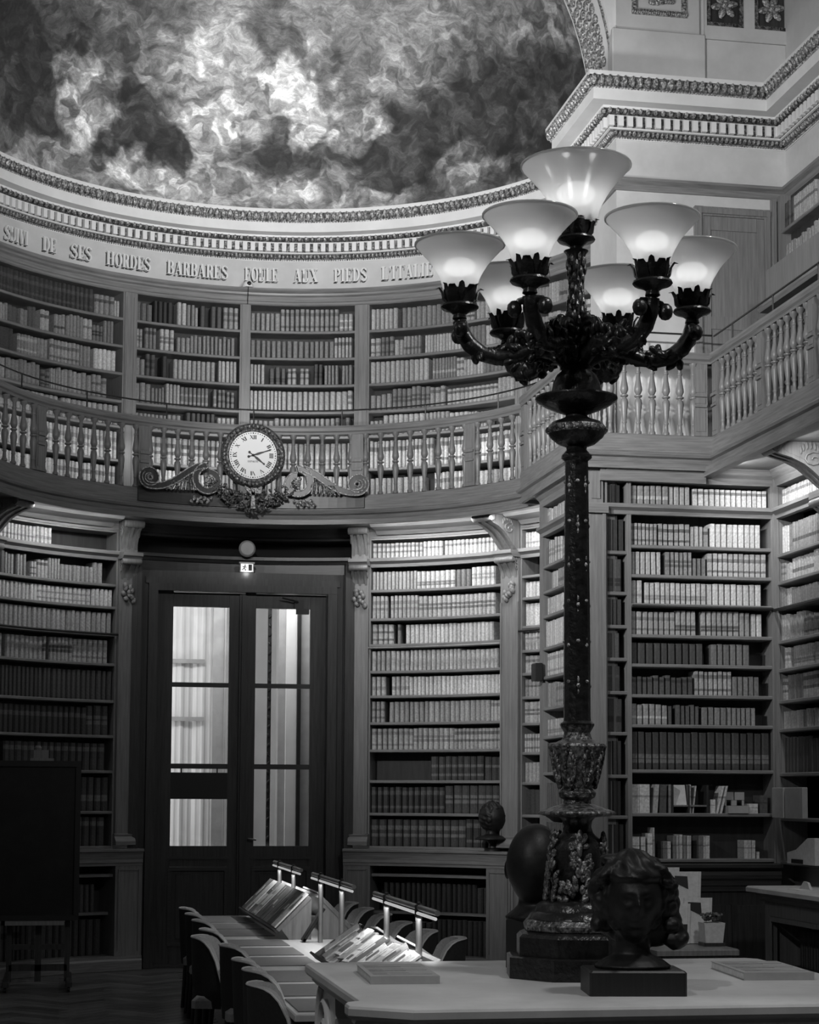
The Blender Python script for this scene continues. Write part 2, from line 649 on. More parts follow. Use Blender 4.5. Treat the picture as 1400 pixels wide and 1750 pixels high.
class Arc:
    def __init__(self, a0, a1, R):
        self.a0, self.R = rad(a0), R
        self.L = R * (rad(a1) - rad(a0))

    def P(self, s, d, z):
        a = self.a0 + s / self.R
        r = self.R - d
        return Vector((r * sin(a), r * cos(a), z))

    def frame(self, s):
        a = self.a0 + s / self.R
        return Vector((cos(a), -sin(a), 0)), Vector((-sin(a), -cos(a), 0))

    def n(self, s0, s1):
        return max(1, int(math.ceil(abs(s1 - s0) / 0.14)))


class Line:
    def __init__(self, p0, p1):
        p0, p1 = Vector((*p0, 0)), Vector((*p1, 0))
        self.p0, self.t = p0, (p1 - p0).normalized()
        self.L = (p1 - p0).length
        self.nr = Vector((self.t.y, -self.t.x, 0))

    def P(self, s, d, z):
        return self.p0 + self.t * s + self.nr * d + Vector((0, 0, z))

    def frame(self, s):
        return self.t, self.nr

    def n(self, s0, s1):
        return 1


def bbox(mb, bay, s0, s1, d0, d1, z0, z1):
    n = bay.n(s0, s1)
    mb.k = getattr(mb, 'k', 0) + 1
    e = 0.0004 * (mb.k % 6)
    s0, s1, d0, d1, z0, z1 = s0 + e, s1 - e, d0 + e, d1 - e, z0 + e, z1 - e
    vs = []
    for i in range(n + 1):
        s = s0 + (s1 - s0) * i / n
        vs += [bay.P(s, d0, z0), bay.P(s, d1, z0), bay.P(s, d1, z1), bay.P(s, d0, z1)]
    fs = [(0, 3, 2, 1), (4 * n, 4 * n + 1, 4 * n + 2, 4 * n + 3)]
    for i in range(n):
        for k in range(4):
            j = (k + 1) % 4
            fs.append((4 * i + k, 4 * i + j, 4 * i + 4 + j, 4 * i + 4 + k))
    return mb.add(vs, fs)


def bsweep(mb, bay, s0, s1, prof):
    n = bay.n(s0, s1)
    k = len(prof)
    vs, fs = [], []
    for i in range(n + 1):
        s = s0 + (s1 - s0) * i / n
        vs += [bay.P(s, d, z) for d, z in prof]
    for i in range(n):
        for j in range(k):
            j2 = (j + 1) % k
            fs.append((i * k + j, i * k + j2, (i + 1) * k + j2, (i + 1) * k + j))
    fs.append(tuple(range(k)))
    fs.append(tuple(n * k + j for j in range(k - 1, -1, -1)))
    return mb.add(vs, fs)

# ------------------------------------------------------------------ the setting
mb = MB(); mb.box(-6, 6.2, -20, 6.5, -0.25, -0.004)
floor = obj('floor', mb, 'parquet', kind='structure')
# herringbone boards on the open floor left of the reading table
BL, BW = 0.56, 0.14
psrc = None
for i in range(-40, 41):
    for j in range(-8, 9):
        for (qx, qy, ra) in ((BL / 2, BW / 2, 0.0), (BL + BW / 2, BW - BL / 2, pi / 2)):
            x, y = qx + i * BW + j * BL, qy + i * BW - j * BL
            px, py = (x - y) * 0.7071 - 1.8, (x + y) * 0.7071
            if not (-2.7 < px < -0.75 and -2.4 < py < 2.7 and math.hypot(px, py) < 3.0):
                continue
            if psrc is None:
                mb = MB(); mb.cbox(-BL / 2 + 0.002, BL / 2 - 0.002, -BW / 2 + 0.002, BW / 2 - 0.002, -0.004, 0.0, 0.002)
                psrc = obj('plank', mb, 'plank', floor, world=False)
                psrc.location = Vector((px, py, 0)) - WLOC[floor.name]
                psrc.rotation_euler = (0, 0, pi / 4 + ra)
            else:
                inst(psrc, floor, (px, py, 0), pi / 4 + ra)

RW = 3.86
mb = MB()
for a0, a1 in ((-90, -17.2), (17.2, 90)):
    mb.sweep([(0, 0), (-0.1, 0), (-0.1, 8.2), (0, 8.2)], arcpath(RW, a0, a1))
mb.sweep([(0, 4.02), (-0.1, 4.02), (-0.1, 8.2), (0, 8.2)], arcpath(RW, -17.2, 17.2))
obj('wall_apse', mb, 'plaster', kind='structure')
PX, PY, PYB, RX = 2.95, -0.95, -0.09, 4.58
mb = MB()
mb.box(PX, 5.2, PY, PYB, 0, 12.5)
mb.box(PX, 5.2, PYB, 0.40, 0, 5.0)
obj('wall_pier', mb, 'plaster', kind='structure')
mb = MB()
mb.box(RX, RX + 0.4, -9, PY, 0, 12.5)
obj('wall_right', mb, 'plaster', kind='structure')
mb = MB()
mb.box(-5.2, -PX, PY, PYB, 0, 12.5)
mb.box(-5.2, -RX, -9, PY, 0, 12.5)
obj('wall_left', mb, 'plaster', kind='structure')

# painted half dome
mb = MB()
DR = 3.44
nu, nv = 96, 32
vs, fs = [], []
for j in range(nv + 1):
    e = rad(88 * j / nv)
    for i in range(nu + 1):
        a = rad(-92 + 184 * i / nu)
        vs.append((DR * cos(e) * sin(a), DR * cos(e) * cos(a), DR * sin(e)))
for j in range(nv):
    for i in range(nu):
        q = j * (nu + 1) + i
        fs.append((q, q + nu + 1, q + nu + 2, q + 1))
mb.add(vs, fs)
dome = obj('ceiling', mb, 'vault_painting', world=False, smooth=60, kind='structure')
dome.location = (0, -0.06, 8.27)
WLOC[dome.name] = Vector(dome.location)

# arch band in front of the half dome
mb = MB()
pts = [(PX * cos(rad(t)), PX * sin(rad(t)) + 8.25) for t in range(0, 181, 5)]
vs, fs = [], []
for x, z in pts:
    for (dx, y) in ((1.0, PYB), (1.0, PY), (1.25, PY), (1.25, PYB)):
        vs.append((x * dx, y, 8.25 + (z - 8.25) * dx))
for i in range(len(pts) - 1):
    for q in range(4):
        r_ = (q + 1) % 4
        fs.append((4 * i + q, 4 * i + 4 + q, 4 * i + 4 + r_, 4 * i + r_))
mb.add(vs, fs)
arch = obj('wall_arch', mb, 'plaster_white', kind='structure', smooth=30)
# gilded running ornament on the soffit of the arch
mb = MB()
for t in range(6, 40, 2):
    for q in range(4):
        a = rad(t + q * 0.5)
        yy = PYB - 0.2 - 0.13 * q
        mb.ell((cos(a) * (PX - 0.012), yy, 8.25 + sin(a) * (PX - 0.012)), (0.03, 0.05, 0.055), 6, 4, Matrix.Rotation(random.uniform(0, 3), 4, 'X'))
obj('arch_ornament', mb, 'gilt', arch, kind='stuff', smooth=60)
for yy in (PYB - 0.08, PY + 0.06):
    mb = MB()
    mb.tube([(cos(rad(t)) * (PX - 0.005), yy, 8.25 + sin(rad(t)) * (PX - 0.005)) for t in range(4, 60, 3)], 0.018, 6)
    obj('arch_bead', mb, 'gilt', arch, smooth=60)

# entablature: frieze, dentil course and cornice that run round apse, pier and recess
EP = arcpath(3.63, -88, 88, 1.5) + [(3.63, PYB), (PX, PYB), (PX, PY), (RX, PY), (RX, -8.5)]
mb = MB()
mb.sweep([(0.0, 7.38), (-0.06, 7.38), (-0.06, 7.86), (0.0, 7.86)], arcpath(3.63, -88, 88, 1.5))
frieze = obj('trim_1', mb, 'plaster', kind='structure', smooth=30)
mb = MB()
mb.sweep([(-0.02, 7.80), (0.012, 7.80), (0.014, 7.812), (0.02, 7.83), (0.07, 7.868), (0.09, 7.872), (0.09, 7.985), (0.10, 8.0), (0.17, 8.035), (0.175, 8.052), (0.30, 8.055),
          (0.30, 8.158), (0.305, 8.162), (0.312, 8.175), (0.345, 8.262), (0.35, 8.27), (0.35, 8.30), (-0.02, 8.325)], EP)
corn = obj('trim_2', mb, 'plaster_white', kind='structure', smooth=25)


def along(path, step):
    """points and right hand normals every step metres along a plan path"""
    out = []
    acc = step / 2
    for a, b in zip(path[:-1], path[1:]):
        a, b = Vector(a), Vector(b)
        l = (b - a).length
        if l < 1e-6:
            continue
        t = (b - a) / l
        while acc < l:
            out.append((a + t * acc, Vector((t.y, -t.x)), t))
            acc += step
        acc -= l
    return out


def offset(path, d):
    n = len(path)
    out = []
    for i, p in enumerate(path):
        p = Vector(p)
        n1 = None if i == 0 else Vector(((p - Vector(path[i - 1])).y, -(p - Vector(path[i - 1])).x)).normalized()
        n2 = None if i == n - 1 else Vector(((Vector(path[i + 1]) - p).y, -(Vector(path[i + 1]) - p).x)).normalized()
        m = n1 if n2 is None else n2 if n1 is None else (n1 + n2).normalized()
        if n1 is not None and n2 is not None:
            m = m / max(0.3, m.dot(n2))
        out.append((p.x + m.x * d, p.y + m.y * d))
    return out


def yaw_of(nr):
    return math.atan2(nr.y, nr.x) + pi / 2


# dentils, each one a block under the cornice
db = MB(); db.box(-0.025, 0.025, -0.035, 0.02, 0, 0.096)
dsrc = None
for p, nr, t in along(offset(EP, 0.10), 0.088):
    if p.y < -3.2 or (abs(p.x) > 3.2 and p.y < 1.0 and p.x < 0):
        continue
    if dsrc is None:
        dsrc = obj('dentil', db, 'plaster_white', corn, world=False)
        dsrc.location = Vector((p.x, p.y, 7.885)) - WLOC[corn.name]
        dsrc.rotation_euler = (0, 0, yaw_of(nr))
    else:
        inst(dsrc, corn, (p.x, p.y, 7.885), yaw_of(nr))


def ornament(name, d, z, size, step, mat, parent, tilt=0.0, seed=1):
    rnd = random.Random(seed)
    m_ = MB()
    for i, (p, nr, t) in enumerate(along(offset(EP, d), step)):
        if p.y < -4.2:
            continue
        Mz = Matrix.Rotation(yaw_of(nr), 4, 'Z') @ Matrix.Rotation(tilt, 4, 'X')
        j = rnd.uniform(0.85, 1.12)
        m_.ell((p.x, p.y, z), (size[0] * j, size[1], size[2]), 6, 4, Mz)
    return obj(name, m_, mat, parent, kind='stuff', smooth=50)


ornament('leaf_moulding', 0.338, 8.222, (0.03, 0.024, 0.05), 0.072, 'gilt', corn, 0.35)
ornament('leaf_moulding', 0.325, 8.20, (0.014, 0.02, 0.045), 0.072, 'gilt_dark', corn, 0.35, 2)
ornament('bead_moulding', 0.312, 8.165, (0.012, 0.012, 0.012), 0.03, 'gilt', corn, 0, 3)
ornament('egg_moulding', 0.15, 8.022, (0.025, 0.03, 0.03), 0.072, 'gilt', corn, 0.5, 4)
ornament('dart_moulding', 0.14, 8.02, (0.008, 0.026, 0.03), 0.036, 'gilt_dark', corn, 0.5, 5)
ornament('leaf_moulding', 0.055, 7.846, (0.017, 0.022, 0.026), 0.044, 'gilt', corn, 0.6, 6)
ornament('bead_moulding', 0.02, 7.815, (0.011, 0.012, 0.011), 0.026, 'gilt', corn, 0, 7)
mb = MB(); mb.sweep([(0.10, 7.995), (0.12, 7.995), (0.165, 8.033), (0.15, 8.04)], EP)
obj('moulding_ground', mb, 'gilt_dark', corn)
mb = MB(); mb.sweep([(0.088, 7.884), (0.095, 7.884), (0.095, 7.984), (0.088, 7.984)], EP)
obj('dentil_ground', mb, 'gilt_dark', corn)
mb = MB(); mb.sweep([(0.02, 7.822), (0.03, 7.822), (0.075, 7.866), (0.06, 7.87)], EP)
obj('moulding_ground', mb, 'gilt_dark', corn)
mb = MB(); mb.sweep([(0.306, 8.17), (0.316, 8.17), (0.347, 8.26), (0.335, 8.262)], EP)
obj('moulding_ground', mb, 'gilt_dark', corn)

# pedestals and coffers above the cornice, right of the arch
mb = MB()
mb.cbox(PX - 0.05, 3.79, PY - 0.06, PY + 0.1, 8.31, 8.83, 0.008)
mb.box(PX + 0.0, 3.74, PY - 0.03, PY + 0.1, 8.83, 12)
ped = obj('trim_3', mb, 'plaster', kind='structure')
mb = MB()
for x0, x1, z0, z1 in ((3.09, 3.62, 8.98, 9.035), (3.09, 3.145, 8.98, 12), (3.565, 3.62, 8.98, 12)):
    mb.box(x0, x1, PY - 0.045, PY - 0.02, z0, z1)
for q in range(26):
    mb.ell((3.09 + 0.0204 * q + 0.01, PY - 0.05, 9.007), (0.013, 0.012, 0.02), 6, 4)
for q in range(10):
    for xx in (3.117, 3.592):
        mb.ell((xx, PY - 0.05, 9.05 + 0.03 * q), (0.02, 0.012, 0.013), 6, 4)
obj('gilded_frame', mb, 'gilt', ped, smooth=50)
mb = MB()
for q in range(26):
    a = q / 25 * pi
    mb.ell((3.355 + 0.13 * cos(a) * random.uniform(0.3, 1), PY - 0.05, 9.1 + 0.12 * random.random()), (0.028, 0.02, 0.035), 6, 4, Matrix.Rotation(random.uniform(0, 3), 4, 'Y'))
obj('gilded_palmette', mb, 'gilt', ped, kind='stuff', smooth=50)
mb = MB()
for x0, x1 in ((3.79, 3.81), (4.17, 4.275), (4.62, 4.66)):
    mb.box(x0, x1, PY - 0.045, PY + 0.1, 8.80, 12)
mb.box(3.79, 4.66, PY - 0.045, PY + 0.1, 8.80, 8.93)
mb.box(3.79, 4.58, PY - 0.03, PY + 0.1, 8.31, 8.80)
cof = obj('trim_4', mb, 'plaster', kind='structure')
for x0, x1 in ((3.81, 4.17), (4.275, 4.62)):
    mb = MB(); mb.box(x0, x1, PY - 0.005, PY + 0.05, 8.93, 12)
    obj('coffer_panel', mb, 'wood_dark', cof)
    mb = MB()
    for (a, b, c, d) in ((x0, x1, 8.93, 8.97), (x0, x0 + 0.04, 8.97, 9.6), (x1 - 0.04, x1, 8.97, 9.6)):
        mb.box(a, b, PY - 0.03, PY - 0.005, c, d)
    obj('coffer_moulding', mb, 'gilt_dark', cof)
    mb = MB()
    cx = (x0 + x1) / 2
    for q in range(6):
        a = q * pi / 3 + 0.2
        mb.ell((cx + 0.075 * cos(a), PY - 0.02, 9.14 + 0.075 * sin(a)), (0.06, 0.018, 0.035), 8, 5, Matrix.Rotation(-a, 4, 'Y'))
    mb.ell((cx, PY - 0.03, 9.14), (0.03, 0.02, 0.03), 8, 5)
    obj('rosette', mb, 'gilt', cof, smooth=60)

# picture rail on pier and recess walls
mb = MB()
RP = [(PX, PYB), (PX, PY), (RX, PY), (RX, -8.5)]
mb.sweep([(0, 7.33), (0.02, 7.33), (0.03, 7.36), (0.03, 7.385), (0.065, 7.415), (0.065, 7.44), (0, 7.45)], [(PX, PYB), (PX, PY), (RX, PY), (RX, -8.5)])
obj('trim_5', mb, 'wood_rail', kind='structure', smooth=20)

# ------------------------------------------------------------------ lettering
TK, TN = 0.17, 0.055


def glyph(ch):
    """list of (polygon) shapes of a condensed fat-face capital, height 1; returns shapes and advance"""
    S = []
    def rect(x0, y0, x1, y1): S.append([(x0, y0), (x1, y0), (x1, y1), (x0, y1)])
    def stem(x, w=TK, sl=0.05, sr=0.05, foot=True, head=True):
        rect(x, 0, x + w, 1)
        if foot: rect(x - sl, 0, x + w + sr, 0.05)
        if head: rect(x - sl, 0.95, x + w + sr, 1.0)
    def ring(cx, cy, rx, ry, a0, a1, t0=TK, t1=TN, n=14):
        for i in range(n):
            p = []
            for (a, o) in ((a0 + (a1 - a0) * i / n, 1), (a0 + (a1 - a0) * (i + 1) / n, 1), (a0 + (a1 - a0) * (i + 1) / n, 0), (a0 + (a1 - a0) * i / n, 0)):
                ca, sa = cos(rad(a)), sin(rad(a))
                p.append((cx + (rx - (0 if o else t0)) * ca, cy + (ry - (0 if o else t1)) * sa))
            S.append(p)
    def diag(x0, y0, x1, y1, w):
        S.append([(x0, y0), (x0 + w, y0), (x1 + w, y1), (x1, y1)])
    if ch == 'I':
        stem(0.06); return S, 0.34
    if ch == 'L':
        stem(0.06); rect(0.2, 0, 0.5, 0.05); S.append([(0.44, 0), (0.5, 0), (0.5, 0.3), (0.47, 0.3)]); return S, 0.54
    if ch in 'EF':
        stem(0.06); rect(0.2, 0.95, 0.5, 1); S.append([(0.44, 1), (0.5, 1), (0.5, 0.72), (0.475, 0.72)])
        rect(0.2, 0.48, 0.36, 0.53); rect(0.35, 0.38, 0.385, 0.63)
        if ch == 'E':
            rect(0.2, 0, 0.52, 0.05); S.append([(0.45, 0), (0.52, 0), (0.52, 0.3), (0.495, 0.3)])
        return S, 0.57
    if ch == 'T':
        stem(0.21, head=False); rect(0.0, 0.95, 0.59, 1); S.append([(0, 1), (0.05, 1), (0.03, 0.7), (0, 0.7)]); S.append([(0.59, 1), (0.54, 1), (0.56, 0.7), (0.59, 0.7)])
        return S, 0.61
    if ch == 'H':
        stem(0.06); stem(0.42); rect(0.2, 0.48, 0.45, 0.53); return S, 0.68
    if ch == 'D':
        stem(0.06); ring(0.24, 0.5, 0.34, 0.5, -90, 90); return S, 0.61
    if ch == 'P':
        stem(0.06); ring(0.25, 0.735, 0.28, 0.265, -90, 90); return S, 0.55
    if ch == 'R':
        stem(0.06); ring(0.25, 0.745, 0.27, 0.255, -90, 90); diag(0.36, 0.02, 0.24, 0.5, 0.17); rect(0.36, 0, 0.6, 0.05); return S, 0.6
    if ch == 'B':
        stem(0.06); ring(0.25, 0.755, 0.26, 0.245, -90, 90); ring(0.25, 0.265, 0.3, 0.265, -90, 90); return S, 0.58
    if ch == 'O':
        ring(0.3, 0.5, 0.3, 0.51, 0, 360, n=24); return S, 0.62
    if ch == 'U':
        stem(0.05, foot=False, sl=0.05); ring(0.29, 0.3, 0.24, 0.31, 180, 360, t0=0.14); rect(0.47, 0.3, 0.53, 1); rect(0.4, 0.95, 0.6, 1); rect(0.05, 0.28, 0.22, 0.6); return S, 0.62
    if ch == 'V':
        diag(0.24, 0, 0.04, 1, 0.17); diag(0.3, 0, 0.5, 1, 0.055); rect(0, 0.95, 0.26, 1); rect(0.42, 0.95, 0.62, 1); return S, 0.62
    if ch == 'A':
        diag(0.4, 0, 0.22, 1, 0.17); diag(0.06, 0, 0.27, 1, 0.055); rect(0.14, 0.3, 0.46, 0.35); rect(0, 0, 0.18, 0.05); rect(0.34, 0, 0.62, 0.05); return S, 0.64
    if ch == 'X':
        diag(0.4, 0, 0.05, 1, 0.18); diag(0.08, 0, 0.46, 1, 0.055); rect(0, 0, 0.2, 0.05); rect(0.34, 0, 0.62, 0.05); rect(0, 0.95, 0.28, 1); rect(0.38, 0.95, 0.6, 1); return S, 0.64
    if ch == 'S':
        ring(0.27, 0.745, 0.23, 0.265, 20, 235, t0=0.11, t1=0.07); ring(0.27, 0.265, 0.25, 0.275, -160, 60, t0=0.12, t1=0.07)
        diag(0.3, 0.36, 0.1, 0.68, 0.16); rect(0.45, 0.72, 0.49, 1); rect(0.02, 0, 0.06, 0.3); return S, 0.57
    if ch == "'":
        S.append([(0.06, 0.62), (0.1, 0.62), (0.17, 0.98), (0.05, 0.98)]); return S, 0.2
    return S, 0.4


WORDS = [('SUIVI', -45.9, -40.8), ('DE', -37.7, -35.0), ('SES', -32.1, -27.9), ('HORDES', -25.15, -16.8), ('BARBARES', -13.9, -2.85),
         ('FOULE', 0.0, 6.0), ('AUX', 8.7, 13.1), ('PIEDS', 15.9, 22.0), ("L'ITALIE", 24.5, 34.2)]
ZL0, HL = 7.567, 0.150
for word, a0, a1 in WORDS:
    gl = [glyph(c) for c in word]
    tot = sum(g[1] for g in gl)
    u = 0.0
    for (sh, adv), ch in zip(gl, word):
        m_ = MB()
        def fn(x, y, w, u=u):
            az = a0 + (a1 - a0) * (u + x) / tot
            r_ = 3.632 - w
            q = polar(r_, az)
            return Vector((q[0], q[1], ZL0 + y * HL))
        for p in sh:
            m_.prism(p, 0.0, 0.032, fn)
        o = obj('letter', m_, 'letter', frieze)
        u += adv
# the printed shading under each letter
for word, a0, a1 in WORDS:
    gl = [glyph(c) for c in word]
    tot = sum(g[1] for g in gl)
    u = 0.0
    m_ = MB()
    for (sh, adv), ch in zip(gl, word):
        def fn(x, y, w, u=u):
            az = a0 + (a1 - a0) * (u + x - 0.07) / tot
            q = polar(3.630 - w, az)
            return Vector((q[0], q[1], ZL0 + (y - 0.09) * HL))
        for p in sh:
            m_.prism(p, 0.0, 0.004, fn)
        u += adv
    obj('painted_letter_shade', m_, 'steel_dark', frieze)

# ------------------------------------------------------------------ books
BOOKS = []
STY = {  # tone low, tone high, width lo, hi, height lo, hi, bands
    'c': (0.34, 0.55, 0.036, 0.058, 0.78, 0.92, 0.25),
    'C': (0.42, 0.6, 0.042, 0.056, 0.84, 0.92, 0.6),
    'b': (0.26, 0.42, 0.042, 0.06, 0.84, 0.93, 0.8),
    'm': (0.07, 0.34, 0.028, 0.06, 0.62, 0.93, 0.4),
    'M': (0.14, 0.38, 0.030, 0.056, 0.66, 0.93, 0.4),
    'd': (0.03, 0.075, 0.045, 0.075, 0.8, 0.93, 0.3),
    'k': (0.015, 0.04, 0.04, 0.055, 0.86, 0.95, 0.2),
    'f': (0.035, 0.06, 0.064, 0.088, 0.84, 0.95, 1.0),
    's': (0.34, 0.5, 0.04, 0.05, 0.82, 0.92, 1.0),
}


def rowbooks(bay, s0, s1, z0, zc, segs, rowlabel, dback=-0.035, rnd=None, lean=0.04):
    """fill one shelf; segs = [(from, to, style)] as fractions of the shelf"""
    rnd = rnd or random
    for fa, fb, st in segs:
        if st == '-':
            continue
        lo, hi, w0, w1, h0, h1, pb_ = STY[st]
        s, e = s0 + (s1 - s0) * fa + 0.004, s0 + (s1 - s0) * fb - 0.006
        H = zc - z0
        while s < e - w0:
            n = rnd.choice([2, 3, 4, 6, 8, 12]) if st in 'mM' else rnd.choice([8, 12, 18, 30])
            tone = rnd.uniform(lo, hi)
            w = rnd.uniform(w0, w1)
            h = H * rnd.uniform(h0, h1)
            pat = rnd.random() < pb_
            ptone = tone * (rnd.choice([0.35, 0.5, 1.7]) if tone < 0.3 else rnd.choice([0.35, 0.45, 0.6]))
            if st == 'f':
                ptone = tone * 2.6
            pos = rnd.choice([(0.62, 0.78), (0.7, 0.86), (0.3, 0.42), (0.55, 0.66)])
            pos2 = rnd.choice([None, (0.18, 0.28), (0.36, 0.48)])
            dep = rnd.uniform(0.0, 0.02)
            for _ in range(n):
                ww = w * rnd.uniform(0.88, 1.12)
                if s + ww > e:
                    s = e
                    break
                if rnd.random() < 0.012:
                    s += ww * rnd.uniform(0.6, 1.2)
                    continue
                BOOKS.append((bay, s, ww, h * rnd.uniform(0.975, 1.0) if st not in 'm' else H * min(h1, max(h0, h / H + rnd.uniform(-.05, .05))), z0, dback - dep - rnd.uniform(0, 0.008),
                              tone * rnd.uniform(0.86, 1.14), ptone if pat else None, pos, pos2, rnd.uniform(-lean, lean) * 0.5 if rnd.random() < 0.15 else 0.0, rowlabel))
                s += ww + rnd.uniform(0.002, 0.005)


def book_geom(m_, b, local=False):
    bay, s, w, h, z0, d, tone, pt, pos, pos2, lean, lab = b
    t, nr = bay.frame(s + w / 2)
    base = bay.P(s + w / 2, d, z0)
    hw = w / 2 * 0.97
    dep = 0.16
    levels = [0.0, 0.06]
    cols = [tone * 0.85]
    marks = sorted([p for p in (pos, pos2) if p], key=lambda p: p[0]) if pt else []
    zc = 0.06
    for (p0, p1) in marks:
        if p0 > zc + 0.01:
            levels.append(p0); cols.append(tone)
        levels.append(p1); cols.append(pt)
        zc = p1
    if zc < 0.94:
        levels.append(0.94); cols.append(tone)
    levels.append(1.0); cols.append(tone * 0.9)
    off = [(-1, -0.012), (-0.6, 0.008), (0.6, 0.008), (1, -0.012)]
    vs, fs, cc = [], [], []
    for lv in levels:
        for u, bul in off:
            z = lv * h
            q = t * (u * hw + z * lean) + nr * bul + Vector((0, 0, z))
            vs.append(q)
    nl = len(levels)
    for i in range(nl - 1):
        for k in range(3):
            fs.append((4 * i + k, 4 * i + k + 1, 4 * i + 5 + k, 4 * i + 4 + k)); cc.append(cols[i])
    k0 = len(vs)
    for z in (0, h):
        for u in (-1, 1):
            vs.append(t * (u * hw + z * lean) - nr * dep + Vector((0, 0, z)))
    tl = 4 * (nl - 1)
    fs += [(0, tl, k0 + 2, k0), (3, k0 + 1, k0 + 3, tl + 3), (tl, tl + 1, tl + 2, tl + 3, k0 + 3, k0 + 2), (k0, k0 + 2, k0 + 3, k0 + 1), (0, k0, k0 + 1, 3, 2, 1)]
    cc += [tone * 0.8, tone * 0.8, 0.3, tone, tone]
    if not local:
        vs = [base + q for q in vs]
    m_.add(vs, fs, cc)
    return base


# ------------------------------------------------------------------ bookcases
ORD = ['top', 'second', 'third', 'fourth', 'fifth', 'sixth', 'seventh', 'eighth', 'ninth', 'tenth', 'eleventh', 'twelfth']
KINDW = {'c': 'cream', 'C': 'pale banded', 'b': 'tan banded', 'm': 'mixed leather', 'M': 'brown leather', 'd': 'dark', 'k': 'black', 'f': 'large dark folio', 's': 'small ribbed pale'}


def bookcase(label, bay, zrows, styles, where, depth=0.26, ledge=None, sides=(0.02, 0.02), ztop=None, zbot=None, sub=None, seed=1, cat='bookcase'):
    """zrows: list of (shelf top z, clear height above). styles: one list of (from, to, style) per row"""
    rnd = random.Random(seed)
    zt = ztop if ztop else max(a + h for a, h in zrows) + 0.03
    zb = zbot if zbot is not None else min(a for a, h in zrows) - 0.03
    base = bay.P(bay.L / 2, 0, zb)
    t = thing('bookcase', base, label, cat)
    m_ = MB(); bbox(m_, bay, 0, bay.L, -depth - 0.02, -depth, zb, zt)
    obj('back_panel', m_, 'case_back', t)
    for s0, s1 in ((0, sides[0]), (bay.L - sides[1], bay.L)):
        m_ = MB(); bbox(m_, bay, s0, s1, -depth, 0.0, zb, zt)
        obj('side_panel', m_, 'wood', t)
    for i, ((z, h), st) in enumerate(zip(zrows, styles)):
        m_ = MB()
        bsweep(m_, bay, sides[0], bay.L - sides[1], [(-depth, z - 0.032), (-0.012, z - 0.032), (-0.004, z - 0.026), (-0.004, z - 0.006), (-0.012, z), (-depth, z)])
        obj('shelf', m_, 'wood_rail', t)
        kinds = []
        for seg in st:
            if seg[2] != '-' and KINDW[seg[2]] not in kinds:
                kinds.append(KINDW[seg[2]])
        if kinds:
            nm = ORD[min(i, 11)]
            lab = '%s book on the %s shelf of %s' % (kinds[0], nm, where)
            rowbooks(bay, sides[0], bay.L - sides[1], z, z + h, st, lab, rnd=rnd)
    return t


def ledge(parent, bay, s0, s1, z0, z1, d=0.05, name='cornice_ledge', mat='wood_rail'):
    m_ = MB()
    h = z1 - z0
    bsweep(m_, bay, s0, s1, [(-0.05, z0), (0.004, z0), (0.008, z0 + h * .35), (d * .6, z0 + h * .5), (d, z0 + h * .62), (d, z0 + h * .95), (d - .01, z1), (-0.26, z1)])
    return obj(name, m_, mat, parent)


RL = 3.40   # lower bookcases
RU = 3.45   # upper bookcases
rows_R = [4.067, 3.755, 3.474, 3.183, 2.915, 2.625, 2.33, 1.998, 1.647, 1.29]
tops_R = [4.305] + [z - 0.035 for z in rows_R[:-1]]
zr = [(a, b - a) for a, b in zip(rows_R, tops_R)]
smallrow = (4.415, 0.195)


def lower_case(side, a0, a1, zrow, styles, label, where, seed, small):
    bay = Arc(a0, a1, RL)
    t = bookcase(label, bay, [smallrow] + zrow, [small] + styles, where, seed=seed, ztop=4.74, zbot=1.26)
    ledge(t, bay, 0, bay.L, 4.312, 4.412)
    m_ = MB(); bbox(m_, bay, 0, bay.L, -0.28, 0.0, 4.612, 4.74)
    bbox(m_, bay, 0.03, bay.L - 0.03, 0.0, 0.012, 4.63, 4.645)
    obj('frieze_board', m_, 'wood_rail', t)
    return t, bay


whR = 'the case right of the door'
cR, bayR1 = lower_case('R', 23.5, 50.5, zr,
    [[(0, .62, 'c'), (.62, .74, 'M'), (.74, .95, 'C')], [(0, .95, 'c')], [(0, .18, 'c'), (.18, .24, 'M'), (.24, .94, 'c')], [(0, .98, 'c')], [(0, 1, 'C')],
     [(0, .1, 'b'), (.125, 1, 'b')], [(0, 1, 'b')], [(.43, 1, 'f')], [(0, 1, 'f')], [(0, 1, 'f')]],
    'tall curved oak bookcase right of the glazed door, pale volumes above dark folios', whR, 21, [(0, .52, 's'), (.53, 1, 's')])
rows_L = [4.06, 3.82, 3.53, 3.214, 2.823, 2.452, 2.082, 1.655, 1.29]
zl = [(a, b - a) for a, b in zip(rows_L, [4.305] + [z - 0.035 for z in rows_L[:-1]])]
whL = 'the case left of the door'
cL, bayL1 = lower_case('L', -50.5, -23.5, zl,
    [[(0, .35, 'm'), (.35, .92, 'M')], [(0, 1, 'C')], [(0, 1, 'b')], [(0, 1, 'b')], [(0, 1, 'd')], [(0, 1, 'f')], [(0, 1, 'f')], [(0, 1, 'f')], [(0, 1, 'f')]],
    'tall curved oak bookcase left of the glazed door, half hidden by the easel', whL, 22, [(0, .52, 's')])
rows_R2 = [4.13, 3.9, 3.6, 3.35, 3.11, 2.865, 2.593, 2.29, 1.98, 1.645, 1.29]
zr2 = [(a, b - a) for a, b in zip(rows_R2, [4.305] + [z - 0.035 for z in rows_R2[:-1]])]
